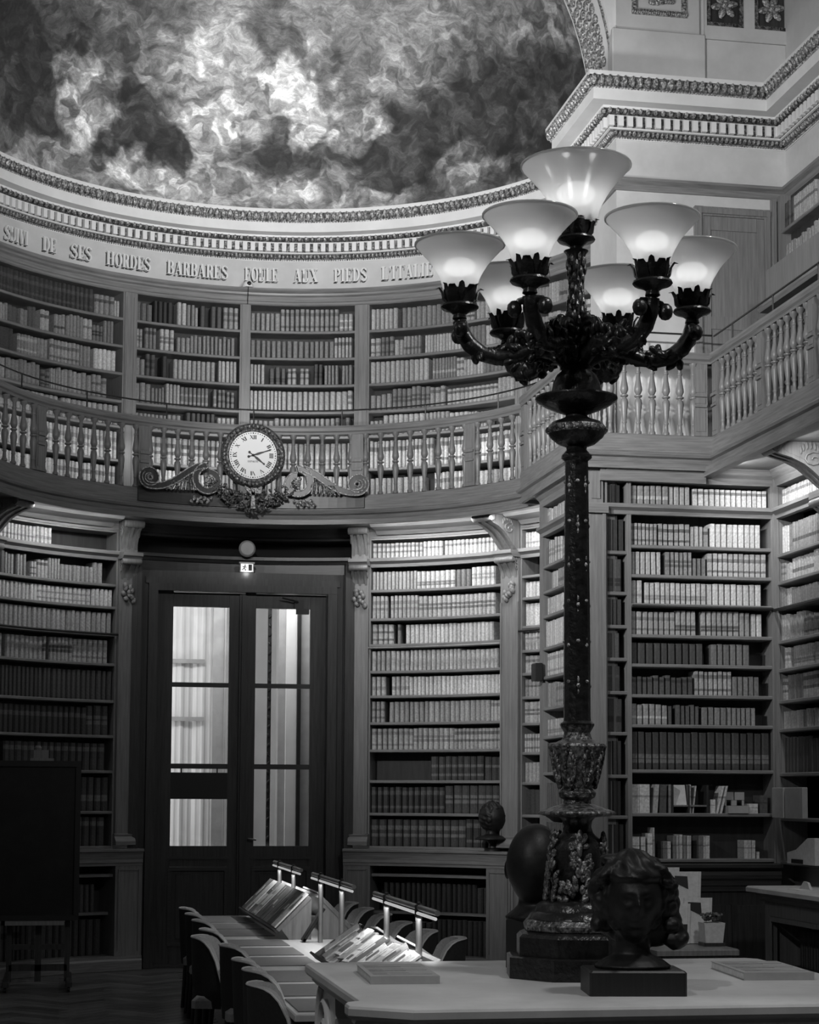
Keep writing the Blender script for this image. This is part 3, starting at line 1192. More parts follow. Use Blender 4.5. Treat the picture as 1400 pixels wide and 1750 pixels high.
cR2, bayR2 = lower_case('R2', 54.6, 80, zr2,
    [[(0, 1, '-')], [(0, 1, 'C')], [(0, 1, 'C')], [(0, 1, 'b')], [(0, 1, 'b')], [(0, 1, 'b')], [(0, 1, 'b')], [(0, 1, 'M')], [(0, 1, 'M')], [(0, 1, 'd')], [(0, 1, '-')]],
    'narrow curved bookcase squeezed between the bracketed pilaster and the projecting pier', 'the curved case beside the pier', 23, [(0, 1, 's')])
cL2, bayL2 = lower_case('L2', -80, -54.6, zr,
    [[(0, 1, 'c')]] * 6 + [[(0, 1, 'd')]] * 4, 'curved bookcase at the far left edge beyond the bracketed pilaster', 'the far left curved bookcase', 24, [(0, 1, 's')])

# the book ladder rod in front of the fourth shelf
for t_, bay, z in ((cR, bayR1, 3.43), (cL, bayL1, 3.52), (cR2, bayR2, 3.55)):
    m_ = MB(); m_.tube([bay.P(bay.L * i / 14, 0.03, z) for i in range(15)], 0.012, 6)
    obj('ladder_rod', m_, 'metal' if bay is bayR1 else 'steel_dark', t_, smooth=60)


def bracket(parent, bay, sc, w, z0, z1, out, name, leaf=True):
    """fluted S-shaped bracket on a pilaster: outline in (d, z)"""
    h = z1 - z0
    outl = [(0, 0), (0.05, 0.0), (0.09, 0.02), (0.16, 0.10), (0.26, 0.22), (0.36, 0.36), (0.50, 0.52), (0.70, 0.66), (0.90, 0.74), (1.0, 0.82), (1.02, 0.90), (0.97, 0.97), (0.9, 1.0), (0, 1.0)]
    t, nr = bay.frame(sc)
    m_ = MB()
    nb = 5
    for k in range(nb):
        u0 = -w / 2 + w * k / nb + 0.004
        u1 = -w / 2 + w * (k + 1) / nb - 0.004
        g = 1.0 if k % 2 == 0 else 0.965
        m_.prism([(max(0.0, d * out * g - (0.0 if k % 2 == 0 else 0.018)), z0 + zz * h) for d, zz in outl], u0, u1, lambda d, z, u: bay.P(sc, max(d, 0), z) + t * u)
    m_.prism([(d * out * 0.80, z0 + zz * h) for d, zz in outl], -w / 2 + 0.002, w / 2 - 0.002, lambda d, z, u: bay.P(sc, d, z) + t * u)
    o = obj(name, m_, 'wood', parent, smooth=35)
    m_ = MB()   # scroll roll at the outer end
    c = bay.P(sc, out * 0.93, z0 + h * 0.88)
    m_.tube([c + t * u for u in (-w / 2 - 0.02, -w / 2 - 0.01, w / 2 + 0.01, w / 2 + 0.02)], [h * 0.09, h * 0.12, h * 0.12, h * 0.09], 12)
    obj('scroll_roll', m_, 'wood', o, smooth=40)
    for sgn in (-1, 1):   # carved spiral and fan of leaves on each cheek
        m_ = MB()
        for k in range(7):
            a = rad(20 + 22 * k)
            m_.ell(bay.P(sc, out * (0.42 - 0.16 * cos(a)), z0 + h * (0.72 + 0.2 * sin(a))) + t * sgn * (w / 2 + 0.002), (0.012, 0.012, h * 0.09), 6, 4)
        pts = [bay.P(sc, out * (0.36 + (0.03 + 0.012 * k) * cos(k * 0.7)), z0 + h * (0.62 + (0.03 + 0.012 * k) * sin(k * 0.7))) + t * sgn * (w / 2 + 0.004) for k in range(14)]
        m_.tube(pts, h * 0.02, 5)
        obj('carved_leaf', m_, 'wood', o, smooth=50)
    return o


def pilaster(azc, hw, label, out=0.5):
    bay = Arc(azc - hw, azc + hw, RL)
    L = bay.L
    t = thing('pilaster', bay.P(L / 2, 0, 0), label, 'pilaster')
    m_ = MB(); bbox(m_, bay, 0, L, -0.26, 0.03, 1.30, 4.74)
    bbox(m_, bay, 0.0, 0.02, 0.03, 0.042, 1.42, 3.86); bbox(m_, bay, L - 0.02, L, 0.03, 0.042, 1.42, 3.86)
    obj('shaft', m_, 'wood', t)
    m_ = MB()
    bsweep(m_, bay, -0.012, L + 0.012, [(0, 1.30), (0.085, 1.30), (0.085, 1.34), (0.07, 1.36), (0.05, 1.39), (0.055, 1.41), (0.03, 1.42), (0, 1.42)])
    obj('foot_moulding', m_, 'wood_rail', t)
    m_ = MB()
    bsweep(m_, bay, -0.012, L + 0.012, [(0, 4.325), (0.13, 4.325), (0.145, 4.345), (0.165, 4.36), (0.165, 4.395), (0, 4.40)])
    obj('capital', m_, 'wood_rail', t)
    bracket(t, bay, L / 2, L * 0.94, 4.395, 4.74, out, 'console')
    bracket(t, bay, L / 2, L * 0.86, 4.06, 4.33, 0.13, 'lower_bracket')
    m_ = MB()
    rnd = random.Random(int(azc))
    for k in range(10):
        m_.ell(bay.P(L / 2 + rnd.uniform(-.06, .06), 0.05, 4.05 - 0.018 * k), (0.03, 0.025, 0.035), 6, 4, Matrix.Rotation(rnd.uniform(-.8, .8), 4, 'Y'))
    obj('leaf_pendant', m_, 'wood', t, smooth=50)
    return t


pilaster(-21.7, 1.75, 'oak pilaster with carved brackets directly left of the glazed door', 0.17)
pilaster(21.9, 1.65, 'oak pilaster with carved brackets directly right of the glazed door', 0.17)
pilaster(52.5, 2.05, 'oak pilaster with big leaf console beside the narrow bookcase and pier')
pilaster(-52.5, 2.05, 'oak pilaster with big leaf console at the far left edge')


def base_cabinet(a0, a1, op, label, seed):
    """plinth cupboard with an open front under the ledge"""
    bay = Arc(a0, a1, 3.28)
    L = bay.L
    t = thing('base_cabinet', bay.P(L / 2, 0, 0), label, 'cabinet')
    m_ = MB(); bsweep(m_, bay, 0, L, [(-0.45, 1.20), (0.02, 1.20), (0.03, 1.225), (0.05, 1.235), (0.05, 1.258), (0.04, 1.262), (-0.14, 1.262), (-0.45, 1.262)])
    obj('ledge', m_, 'wood_rail', t)
    m_ = MB(); bsweep(m_, bay, 0, L, [(-0.4, 1.085), (0.005, 1.085), (0.005, 1.11), (0.015, 1.12), (0.012, 1.15), (0.02, 1.2), (-0.4, 1.2)])
    obj('top_rail', m_, 'wood_rail', t)
    m_ = MB(); bsweep(m_, bay, 0, L, [(-0.4, 0), (0.03, 0), (0.03, 0.1), (0.018, 0.12), (0.018, 0.15), (-0.4, 0.15)])
    obj('skirting', m_, 'wood_rail', t)
    m_ = MB(); bbox(m_, bay, 0, L, -0.42, -0.40, 0.1, 1.2)
    obj('back_panel', m_, 'case_back', t)
    s0 = 0.0
    for o0, o1 in op + [(1.0, 1.0)]:
        m_ = MB(); bbox(m_, bay, s0, o0 * L, -0.4, 0.0, 0.15, 1.085)
        if o0 * L - s0 > 0.12:
            bbox(m_, bay, s0 + 0.03, s0 + 0.045, 0, 0.012, 0.2, 1.05); bbox(m_, bay, o0 * L - 0.045, o0 * L - 0.03, 0, 0.012, 0.2, 1.05)
            bbox(m_, bay, s0 + 0.045, o0 * L - 0.045, 0, 0.012, 1.035, 1.05)
        obj('stile', m_, 'wood', t)
        s0 = o1 * L
    for k, (o0, o1) in enumerate(op):
        for z in (0.97, 0.57):
            m_ = MB(); bbox(m_, bay, o0 * L, o1 * L, -0.4, -0.06 if z > 0.9 else -0.16, z, z + 0.03)
            obj('shelf', m_, 'wood_rail', t)
        rnd = random.Random(seed + k)
        rowbooks(bay, o0 * L + 0.02, o1 * L - 0.02, 0.15, 0.56, [(0, 1, 'd')], 'dark book low in ' + label, -0.2, rnd)
        rowbooks(bay, o0 * L + 0.02, o1 * L - 0.02, 0.60, 0.93, [(0.05, .95, 'd')], 'dark book low in ' + label, -0.2, rnd)
    return t


base_cabinet(19.4, 54.0, [(0.15, 0.84)], 'open-fronted base cabinet right of the door, behind the reading chairs', 31)
base_cabinet(-54.0, -18.6, [(0.15, 0.85)], 'open-fronted base cabinet left of the door, behind the easel', 32)
base_cabinet(54.1, 80.0, [(0.1, 0.85)], 'narrow base cabinet beside the pier', 33)

# wall above pier bookcases, lower level
perpY, pierX, recX = -1.25, 2.59, 4.32
bP = Line((2.963, perpY), (4.30, perpY))
rows_P = [4.047, 3.786, 3.53, 3.256, 2.997, 2.729, 2.466, 2.071, 1.693, 1.296]
zp = [(a, b - a) for a, b in zip(rows_P, [4.305] + [z - 0.035 for z in rows_P[:-1]])]
whP = 'the wall bookcase'
cP = bookcase('tall straight bookcase facing the room right of the lamp column, office files below', bP, [(4.405, 0.195)] + zp,
    [[(0, .45, 'M'), (.45, 1, 's')],
     [(0, .2, 'M'), (.2, .57, 'M'), (.57, .97, 'c')], [(0, .25, 'c'), (.25, .55, 'M'), (.55, .99, 'b')], [(0, .1, 'b'), (.1, .99, 'c')], [(0, .86, 'b'), (.86, .95, 'c')],
     [(0, .57, 'd'), (.57, .92, 'M')], [(0, .45, 'm'), (.45, .94, 'M')], [(0, .5, 'm'), (.5, .9, 'M')], [(0, 1, 'f')], [(0, 1, '-')], [(0, 1, '-')]],
    whP, seed=41, ztop=4.74, zbot=1.255)
ledge(cP, bP, -0.2, bP.L + 0.02, 4.312, 4.405)
bN = Line((2.745, perpY), (2.963, perpY))
rows_N = [3.988, 3.626, 3.333, 3.045, 2.753, 2.396, 2.024, 1.67, 1.296]
zn = [(a, b - a) for a, b in zip(rows_N, [4.305] + [z - 0.035 for z in rows_N[:-1]])]
cN = bookcase('narrow column of shelves with tall black volumes between pilaster and wide bookcase', bN, [(4.405, 0.195)] + zn,
    [[(0, 1, 'k')], [(0, 1, 'k')], [(0, 1, 'd')], [(0, 1, 'k')], [(0, 1, 'd')], [(0, 1, 'd')], [(0, 1, 'd')], [(0, 1, 'k')], [(0, 1, 'k')], [(0, 1, 'k')]],
    'the narrow shelf column', seed=42, ztop=4.74, zbot=1.255)
bPl = Line((pierX, perpY), (2.745, perpY))
t = thing('pilaster', bPl.P(0.08, 0, 0), 'flat oak corner pilaster of the pier directly behind the lamp column', 'pilaster')
m_ = MB(); bbox(m_, bPl, 0.0, bPl.L, -0.3, 0.012, 0, 4.31); bbox(m_, bPl, bPl.L - 0.03, bPl.L, 0.012, 0.03, 1.3, 4.31)
obj('shaft', m_, 'wood', t)
m_ = MB(); bbox(m_, bPl, 0.0, bPl.L - 0.02, -0.3, 0.012, 4.40, 4.74); bbox(m_, bPl, 0.03, bPl.L - 0.05, 0.012, 0.024, 4.44, 4.68)
obj('cap_panel', m_, 'wood', t)
m_ = MB(); bbox(m_, bPl, -0.02, bPl.L + 0.02, -0.3, 0.05, 4.312, 4.402)
obj('capital', m_, 'wood_rail', t)

bF = Line((pierX, 0.40), (pierX, perpY + 0.05))
rows_F = [4.03, 3.785, 3.551, 3.246, 2.97, 2.673, 2.40, 2.06, 1.69, 1.296]
zf = [(a, b - a) for a, b in zip(rows_F, [4.305] + [z - 0.035 for z in rows_F[:-1]])]
cF = bookcase('foreshortened bookcase on the side of the pier, just left of the lamp column', bF, [(4.405, 0.195)] + zf,
    [[(0, 1, 'M')], [(0, 1, 'm')], [(0, .12, '-'), (.12, 1, 'M')], [(0, 1, 'b')], [(0, 1, 'b')], [(0, 1, 'b')], [(0, 1, 'M')], [(0, 1, 'M')], [(0, 1, 'd')], [(0, 1, 'd')], [(0, 1, 'd')]],
    'the bookcase on the side of the pier', seed=43, ztop=4.74, zbot=0.0, sides=(0.06, 0.06))
ledge(cF, bF, 0, bF.L, 4.312, 4.405)
m_ = MB(); m_.box(pierX, PX, 0.40, 0.46, 0, 4.74)
obj('end_panel', m_, 'wood', cF)

bX = Line((recX, perpY + 0.02), (recX, -5.2))
rows_X = [3.99, 3.743, 3.516, 3.217, 2.965, 2.688, 2.437, 2.05, 1.66, 1.28]
zx = [(a, b - a) for a, b in zip(rows_X, [4.305] + [z - 0.035 for z in rows_X[:-1]])]
cX = bookcase('bookcase receding along the right wall of the alcove, cut by the frame', bX, [(4.405, 0.195)] + zx,
    [[(0.01, 1, 's')], [(0, .05, 'c'), (.05, 1, 'M')], [(0, .06, 'M'), (.06, 1, 'b')], [(0, 1, 'M')], [(0, .05, 'c'), (.05, 1, 'm')], [(0, .02, 'd'), (.02, .06, 'c'), (.06, 1, 'b')],
     [(0, 1, 'M')], [(0, 1, 'M')], [(0, 1, 'd')], [(0.0, 0.3, '-')], [(0, 1, '-')]],
    'the alcove bookcase at the right edge', seed=44, ztop=4.74, zbot=1.25, sides=(0.05, 0.05))
ledge(cX, bX, 0, bX.L, 4.312, 4.405)
for t_, bay, z in ((cP, bP, 3.50), (cX, bX, 3.49)):
    m_ = MB(); m_.tube([bay.P(0.02, 0.03, z), bay.P(bay.L - 0.02, 0.03, z)], 0.014, 6)
    obj('ladder_rod', m_, 'steel_dark', t_, smooth=60)
m_ = MB(); m_.box(recX - 0.03, recX + 0.02, perpY - 0.035, perpY + 0.03, 1.25, 4.74)
obj('corner_post', m_, 'wood', cX)
# frieze boards over pier, alcove and recess cases
for t_, bay in ((cP, bP), (cX, bX), (cF, bF), (cN, bN)):
    m_ = MB(); bsweep(m_, bay, 0, bay.L, [(-0.2, 4.605), (0.0, 4.605), (0.01, 4.63), (0.02, 4.66), (0.05, 4.69), (0.08, 4.74), (-0.2, 4.74)])
    obj('frieze_board', m_, 'wood_rail', t_)

# cupboards below the alcove cases
t = thing('base_cabinet', ((2.75 + 4.3) / 2, perpY, 0), 'long low cupboard with moulded counter under the wall bookcase', 'cabinet')
bC = Line((2.6, perpY - 0.10), (4.30, perpY - 0.10))
m_ = MB(); bsweep(m_, bC, 0, bC.L, [(-0.4, 1.20), (0.02, 1.20), (0.05, 1.215), (0.06, 1.225), (0.06, 1.25), (0.05, 1.257), (-0.4, 1.257)])
obj('counter', m_, 'wood_dark_rail', t)
m_ = MB(); bsweep(m_, bC, 0, bC.L, [(-0.4, 1.02), (0.0, 1.02), (0.0, 1.06), (0.01, 1.07), (0.01, 1.11), (0.025, 1.13), (0.025, 1.16), (0.01, 1.2), (-0.4, 1.2)])
obj('apron', m_, 'wood_dark_rail', t)
m_ = MB(); bbox(m_, bC, 0, bC.L, -0.38, -0.02, 0.0, 1.02)
obj('body', m_, 'wood_dark', t)
for k in range(4):
    m_ = MB()
    s0 = 0.05 + k * (bC.L - 0.1) / 4
    s1 = s0 + (bC.L - 0.1) / 4 - 0.02
    bbox(m_, bC, s0, s1, -0.02, 0.0, 0.12, 0.90); bbox(m_, bC, s0 + 0.05, s1 - 0.05, 0.0, 0.008, 0.18, 0.84)
    obj('door', m_, 'wood_dark', t)

# ------------------------------------------------------------------ upper bookcases round the apse
rows_U = [6.969, 6.668, 6.367, 6.065, 5.788, 5.418, 5.04]
zu = [(a, b - a) for a, b in zip(rows_U, [7.25] + [z - 0.035 for z in rows_U[:-1]])]
UP = [(-85, -54.9, 'upper bookcase at the far left edge of the gallery', 'the far left gallery bookcase', 'dddMMbb'),
      (-52.9, -22.65, 'wide upper bookcase on the left of the gallery, dark volumes near the frieze', 'the left gallery bookcase', None),
      (-20.55, -0.65, 'upper bookcase left of the middle post above the clock', 'the gallery case left of centre', None),
      (0.65, 20.55, 'upper bookcase right of the middle post above the clock', 'the gallery case right of centre', None),
      (22.65, 52.9, 'wide upper bookcase on the right of the gallery behind the lamp shades', 'the right gallery bookcase', None),
      (54.9, 87, 'upper bookcase beside the pier, seen past the lamp stem', 'the gallery case by the pier', 'MMMMccc')]
USTY = {1: [[(0, .82, 'd'), (.82, 1, 'M')], [(0, .45, 'm'), (.45, .55, 'b'), (.55, .75, 'm'), (.75, .97, 'M')], [(0, .28, 'd'), (.28, .52, 'M'), (.52, .82, 'M'), (.82, .98, 'c')], [(0, .2, 'M'), (.2, .95, 'm')], [(0, 1, 'b')], [(0, 1, 'C')], [(0, 1, 'C')]],
        2: [[(0, .17, 'm'), (.17, .4, 'k'), (.4, .62, 'M'), (.62, .84, 'd'), (.84, 1, 'M')], [(0, .24, 'M'), (.24, .4, 'b'), (.4, 1, 'm')], [(0, .22, 'm'), (.22, .26, 'c'), (.26, .37, 'k'), (.37, .8, 'b'), (.8, 1, 'c')], [(0, .3, 'm'), (.3, .8, 'M'), (.8, 1, 'm')], [(0, .5, 'M'), (.5, .8, 'd'), (.8, 1, 'M')], [(0, 1, 'b')], [(0, 1, 'C')]],
        3: [[(0, 1, 'M')], [(0, 1, 'M')], [(0, .18, 'c'), (.18, .35, 'm'), (.35, .6, 'M'), (.6, .7, 'd'), (.7, 1, 'M')], [(0, 1, 'c')], [(0, 1, 'M')], [(0, 1, 'b')], [(0, 1, 'C')]],
        4: [[(0, .2, 'c'), (.2, .7, 'M'), (.7, 1, 'M')], [(0, .35, 'M'), (.35, 1, 'M')], [(0, .4, 'b'), (.4, 1, 'M')], [(0, .5, 'm'), (.5, 1, 'M')], [(0, .8, 'M')], [(0, 1, 'C')], [(0, 1, 'c')]]}
for k, (a0, a1, lab, wh, ss) in enumerate(UP):
    bay = Arc(a0, a1, RU)
    sty = USTY.get(k) or [[(0, 1, c)] for c in ss]
    bookcase(lab, bay, zu, sty, wh, seed=60 + k, ztop=7.25, zbot=5.0, depth=0.26)
for azc, hw in ((-53.9, 1.0), (-21.6, 1.05), (0, 0.65), (21.6, 1.05), (53.9, 1.0)):
    bay = Arc(azc - hw, azc + hw, RU)
    m_ = MB(); bbox(m_, bay, 0, bay.L, -0.26, 0.012, 5.0, 7.25)
    if hw > 0.8:
        bbox(m_, bay, 0.012, 0.03, 0.012, 0.02, 5.05, 7.2); bbox(m_, bay, bay.L - 0.03, bay.L - 0.012, 0.012, 0.02, 5.05, 7.2)
    where = {-53.9: 'at the far left of the gallery', -21.6: 'left of the clock, lit at its foot', 0: 'rising straight above the clock', 21.6: 'right of the clock', 53.9: 'behind the lamp shades near the pier'}[azc]
    o = obj('bookcase_post', m_, 'wood', label='slim oak post between the upper bookcases ' + where, cat='post')
mb = MB()
mb.sweep([(-0.3, 7.25), (0.0, 7.25), (0.012, 7.262), (0.012, 7.285), (-0.005, 7.30), (-0.005, 7.35), (0.02, 7.365), (0.025, 7.385), (0.05, 7.40), (0.06, 7.415), (0.06, 7.432), (-0.3, 7.44)], arcpath(RU, -86, 87, 1.5))
obj('trim_6', mb, 'wood_rail', kind='structure', smooth=20)

# ------------------------------------------------------------------ gallery (balcony) round apse, pier and alcove
BE = arcpath(2.79, -86, 72.4, 1.5) + [(2.49, 0.83), (2.49, -1.34), (3.70, -1.34), (3.70, -8.5)]
gal = thing('gallery', (0, 2.8, 4.70), 'oak gallery balcony that runs round the apse, the pier and the alcove', 'balcony')
mb = MB(); mb.sweep([(-0.92, 4.88), (0, 4.862), (0, 5.015), (-0.02, 5.022), (-0.92, 5.0)], BE)
obj('fascia', mb, 'wood_rail', gal, smooth=20)
mb = MB(); mb.sweep([(-0.92, 4.862), (0, 4.862), (0.028, 4.852), (0.04, 4.835), (0.03, 4.815), (0.0, 4.802), (-0.012, 4.768), (0.006, 4.757), (0.006, 4.706), (-0.03, 4.706), (-0.04, 4.742), (-0.92, 4.742)], BE)
obj('cornice_moulding', mb, 'wood_rail', gal, smooth=20)
# soffit panels under the apse walk
for a0, a1 in ((-51, -24.5), (24.5, 50.5), (54.8, 72)):
    bay = Arc(a0 + 0.6, a1 - 0.6, 3.40)
    m_ = MB(); bsweep(m_, bay, 0, bay.L, [(0.02, 4.742), (0.02, 4.66), (0.05, 4.66), (0.09, 4.70), (0.30, 4.715), (0.34, 4.742)])
    obj('soffit_panel', m_, 'wood_rail', gal)
# consoles on the alcove wall
for yc in (-2.55,):
    bay = Line((recX, yc + 0.12), (recX, yc - 0.12))
    bracket(gal, bay, 0.12, 0.22, 4.36, 4.74, 0.58, 'console')
    m_ = MB(); m_.box(recX - 0.16, recX + 0.02, yc - 0.14, yc + 0.14, 4.30, 4.36)
    obj('console_cap', m_, 'wood_rail', gal)
    bracket(gal, bay, 0.12, 0.2, 4.0, 4.30, 0.15, 'lower_bracket')
m_ = MB(); m_.box(pierX + 0.1, 3.66, perpY - 0.05, perpY + 0.02, 4.60, 4.742)
obj('fascia_drop', m_, 'wood_rail', gal)
m_ = MB(); m_.box(3.64, 3.72, -8.4, -1.2, 4.66, 4.742)
obj('soffit_beam', m_, 'wood_rail', gal)

# baluster profile (radius, height) for a 0.65 m turned baluster
BAL = [(0.030, 0), (0.030, .03), (0.020, .05), (0.017, .14), (0.022, .15), (0.022, .165), (0.018, .175), (0.027, .30), (0.036, .42), (0.030, .47), (0.018, .49), (0.020, .50), (0.036, .515), (0.036, .53),
       (0.018, .545), (0.026, .56), (0.037, .60), (0.035, .64), (0.022, .75), (0.018, .83), (0.023, .84), (0.023, .855), (0.017, .865), (0.018, .93), (0.034, .96), (0.038, 1)]
mb = MB(); mb.lathe([(r_, z * 0.65) for r_, z in BAL], 12)
BSRC = None
Z0B, Z1B = 5.018, 5.668


def railing(label, path, posts, bal_pts, group='gallery railing'):
    """handrail swept along path; posts and balusters at (point, yaw)"""
    global BSRC, mb
    p = Vector((*path[len(path) // 2], Z0B))
    t = thing('balustrade', p, label, 'railing')
    m_ = MB(); m_.sweep([(-0.05, 5.668), (0.035, 5.668), (0.04, 5.69), (0.055, 5.705), (0.06, 5.735), (0.05, 5.762), (-0.05, 5.766), (-0.06, 5.74), (-0.05, 5.70)], path)
    obj('handrail', m_, 'wood_rail', t, smooth=25)
    # thin rod above the rail on stanchions
    rp = offset(path, -0.02)
    m_ = MB(); m_.tube([(x, y, 5.94) for x, y in rp], 0.009, 5)
    obj('guard_rod', m_, 'steel_dark', t, smooth=60)
    for q, nr, tt in along(rp, 0.95):
        m_ = MB(); m_.tube([(q.x, q.y, 5.76), (q.x, q.y, 5.945)], 0.008, 5)
        obj('stanchion', m_, 'steel_dark', t, smooth=60)
    for (x, y), yw in posts:
        M = Matrix.Translation((x, y, 0)) @ Matrix.Rotation(yw, 4, 'Z')
        m_ = MB()
        m_.box(-0.065, 0.065, -0.03, 0.05, Z0B, Z1B, M)
        for z0, z1 in ((Z0B + 0.04, Z0B + 0.24), (Z0B + 0.29, Z0B + 0.34), (Z0B + 0.39, Z0B + 0.60)):
            m_.box(-0.045, 0.045, -0.036, -0.03, z0, z1, M)
        for z in (Z0B + 0.255, Z0B + 0.35):
            m_.box(-0.055, 0.055, -0.05, -0.03, z, z + 0.025, M)
        obj('newel_post', m_, 'wood', t)
    for (x, y), yw in bal_pts:
        if BSRC is None:
            BSRC = obj('baluster', mb, 'wood', t, world=False, smooth=40)
            BSRC.location = Vector((x, y, Z0B)) - p
            WLOC[BSRC.name] = Vector((x, y, Z0B))
        else:
            inst(BSRC, t, (x, y, Z0B), yw, 'baluster')
    return t


def azp(r_, a):
    return polar(r_, a), -rad(a)


RB = 2.80
pa = [-79, -51.6, -23.9, 23.9, 51.6]
bl = []
for a, b, n in ((-79, -51.6, 8), (-51.6, -23.9, 8), (-23.9, 23.9, 15), (23.9, 51.6, 8), (51.6, 72.2, 6)):
    for k in range(n):
        bl.append(azp(RB, a + (b - a) * (k + 0.5 + 0.12 * (0 if n > 9 else 0)) / n))
railing('curved oak balustrade with turned balusters on both sides of the clock', arcpath(2.80, -86, 72.4, 1.5), [azp(RB, a) for a in pa], bl)
bl = [((2.52, 0.70 - 0.17 * k), -pi / 2) for k in range(1, 12)]
railing('short oak balustrade on the side of the pier, partly behind the lamp stem', [(2.52, 0.80), (2.52, -1.31)], [((2.52, 0.74), -pi / 2), ((2.52, -1.28), 0)], bl)
bl = [((2.65 + 0.128 * k, -1.31), 0) for k in range(0, 8)]
railing('straight oak balustrade facing the room in front of the panelled gallery door', [(2.49, -1.31), (3.73, -1.31)], [((3.60, -1.31), 0)], bl)
bl = []
y = -1.56
ps = [((3.73, -1.42), -pi / 2)]
k = 0
while y > -7.5:
    if k % 8 == 7:
        ps.append(((3.73, y), -pi / 2))
    else:
        bl.append(((3.73, y), -pi / 2))
    y -= 0.137
    k += 1
railing('oak balustrade receding along the alcove at the right edge', [(3.73, -1.28), (3.73, -8.4)], ps, bl)

# ------------------------------------------------------------------ glazed double door and its surround
YD = 3.36
dr = thing('door_1', (0, YD, 0), kind='structure')
m_ = MB()
for sx in (-1, 1):
    m_.box(sx * 0.92, sx * 1.02, YD - 0.14, YD + 0.05, 0, 4.02)
    m_.box(sx * 1.02, sx * 1.12, YD - 0.10, YD + 0.05, 0, 4.24)
    m_.box(sx * 1.09, sx * 1.13, YD - 0.13, YD - 0.10, 0, 4.24)
for z0, z1, dd in ((4.02, 4.10, 0.14), (4.10, 4.17, 0.12), (4.17, 4.24, 0.10)):
    m_.box(-1.02 - (z0 - 4.02) * 0.45, 1.02 + (z0 - 4.02) * 0.45, YD - dd, YD + 0.05, z0, z1)
obj('casing', m_, 'wood_dark', dr)
for sx, pl, pr_ in ((-1, -0.75, -0.145), (1, 0.145, 0.742)):
    xa, xb = (-0.94, -0.03) if sx < 0 else (0.03, 0.94)
    lf = thing('leaf', (0, 0, 0)); lf.name = 'door_leaf'
    WLOC[lf.name] = Vector((0, YD, 0)); lf.parent = dr; lf.location = (0, 0, 0)
    m_ = MB()
    y0, y1 = YD - 0.03, YD + 0.03
    m_.box(xa, pl, y0, y1, 0.02, 4.03); m_.box(pr_, xb, y0, y1, 0.02, 4.0)
    m_.box(pl, pr_, y0, y1, 3.86, 4.0)
    m_.box(pl, pr_, y0, y1, 1.06, 1.285); m_.box(pl, pr_, y0, y1, 0.02, 0.22)
    obj('frame', m_, 'wood_dark', lf)
    for z0, z1 in ((2.99, 3.04), (2.11, 2.165)):
        m_ = MB(); m_.box(pl, pr_, y0 + 0.01, y1 - 0.01, z0, z1)
        obj('glazing_bar', m_, 'wood_dark_rail', lf)
    for z0, z1 in ((3.04, 3.86), (2.165, 2.99), (1.285, 2.11)):
        m_ = MB(); m_.box(pl, pr_, YD - 0.004, YD + 0.004, z0, z1)
        obj('pane', m_, 'pane_glass', lf)
    m_ = MB(); m_.box(pl, pr_, y0 + 0.015, y1 - 0.01, 0.22, 1.06); m_.box(pl + 0.07, pr_ - 0.07, y0 + 0.003, y0 + 0.015, 0.30, 0.98)
    obj('lower_panel', m_, 'wood_dark', lf)
    m_ = MB()
    for (a, b, c, d) in ((pl - 0.02, pr_ + 0.02, 1.02, 1.06), (pl - 0.02, pr_ + 0.02, 0.22, 0.26), (pl - 0.02, pl + 0.02, 0.22, 1.06), (pr_ - 0.02, pr_ + 0.02, 0.22, 1.06), (pl - 0.03, pr_ + 0.03, 1.14, 1.17)):
        m_.box(a, b, y0 - 0.012, y0, c, d)
    obj('panel_moulding', m_, 'wood_dark_rail', lf)
    if sx < 0:
        m_ = MB(); m_.box(pl, pr_, y0 - 0.005, y0 + 0.02, 1.785, 2.07)
        for xx in (pl + 0.11, pr_ - 0.11):
            m_.box(xx - 0.008, xx + 0.008, y0 - 0.002, y0 + 0.01, 2.06, 2.12)
        obj('push_plate', m_, 'black', lf)
    else:
        m_ = MB(); m_.tube([(0.09, y0, 1.36), (0.09, y0 - 0.05, 1.36), (0.17, y0 - 0.06, 1.352)], 0.011, 6)
        obj('door_handle', m_, 'metal', lf, smooth=60)
m_ = MB(); m_.box(-0.035, 0.035, YD - 0.055, YD + 0.03, 0.02, 4.0); m_.box(-0.012, 0.012, YD - 0.075, YD - 0.055, 0.02, 4.0)
obj('astragal', m_, 'wood_dark', dr)
m_ = MB()
m_.box(0.56, 0.66, YD - 0.07, YD - 0.03, 3.86, 3.96); m_.box(0.58, 0.72, YD - 0.09, YD - 0.03, 3.80, 3.86)
m_.tube([(0.6, YD - 0.09, 3.93), (0.42, YD - 0.12, 3.97)], 0.01, 5)
obj('door_closer', m_, 'steel_dark', dr)
m_ = MB(); m_.box(-1.02, 1.02, YD - 0.1, YD + 0.12, -0.003, 0.03)
obj('threshold', m_, 'wood_dark', dr)
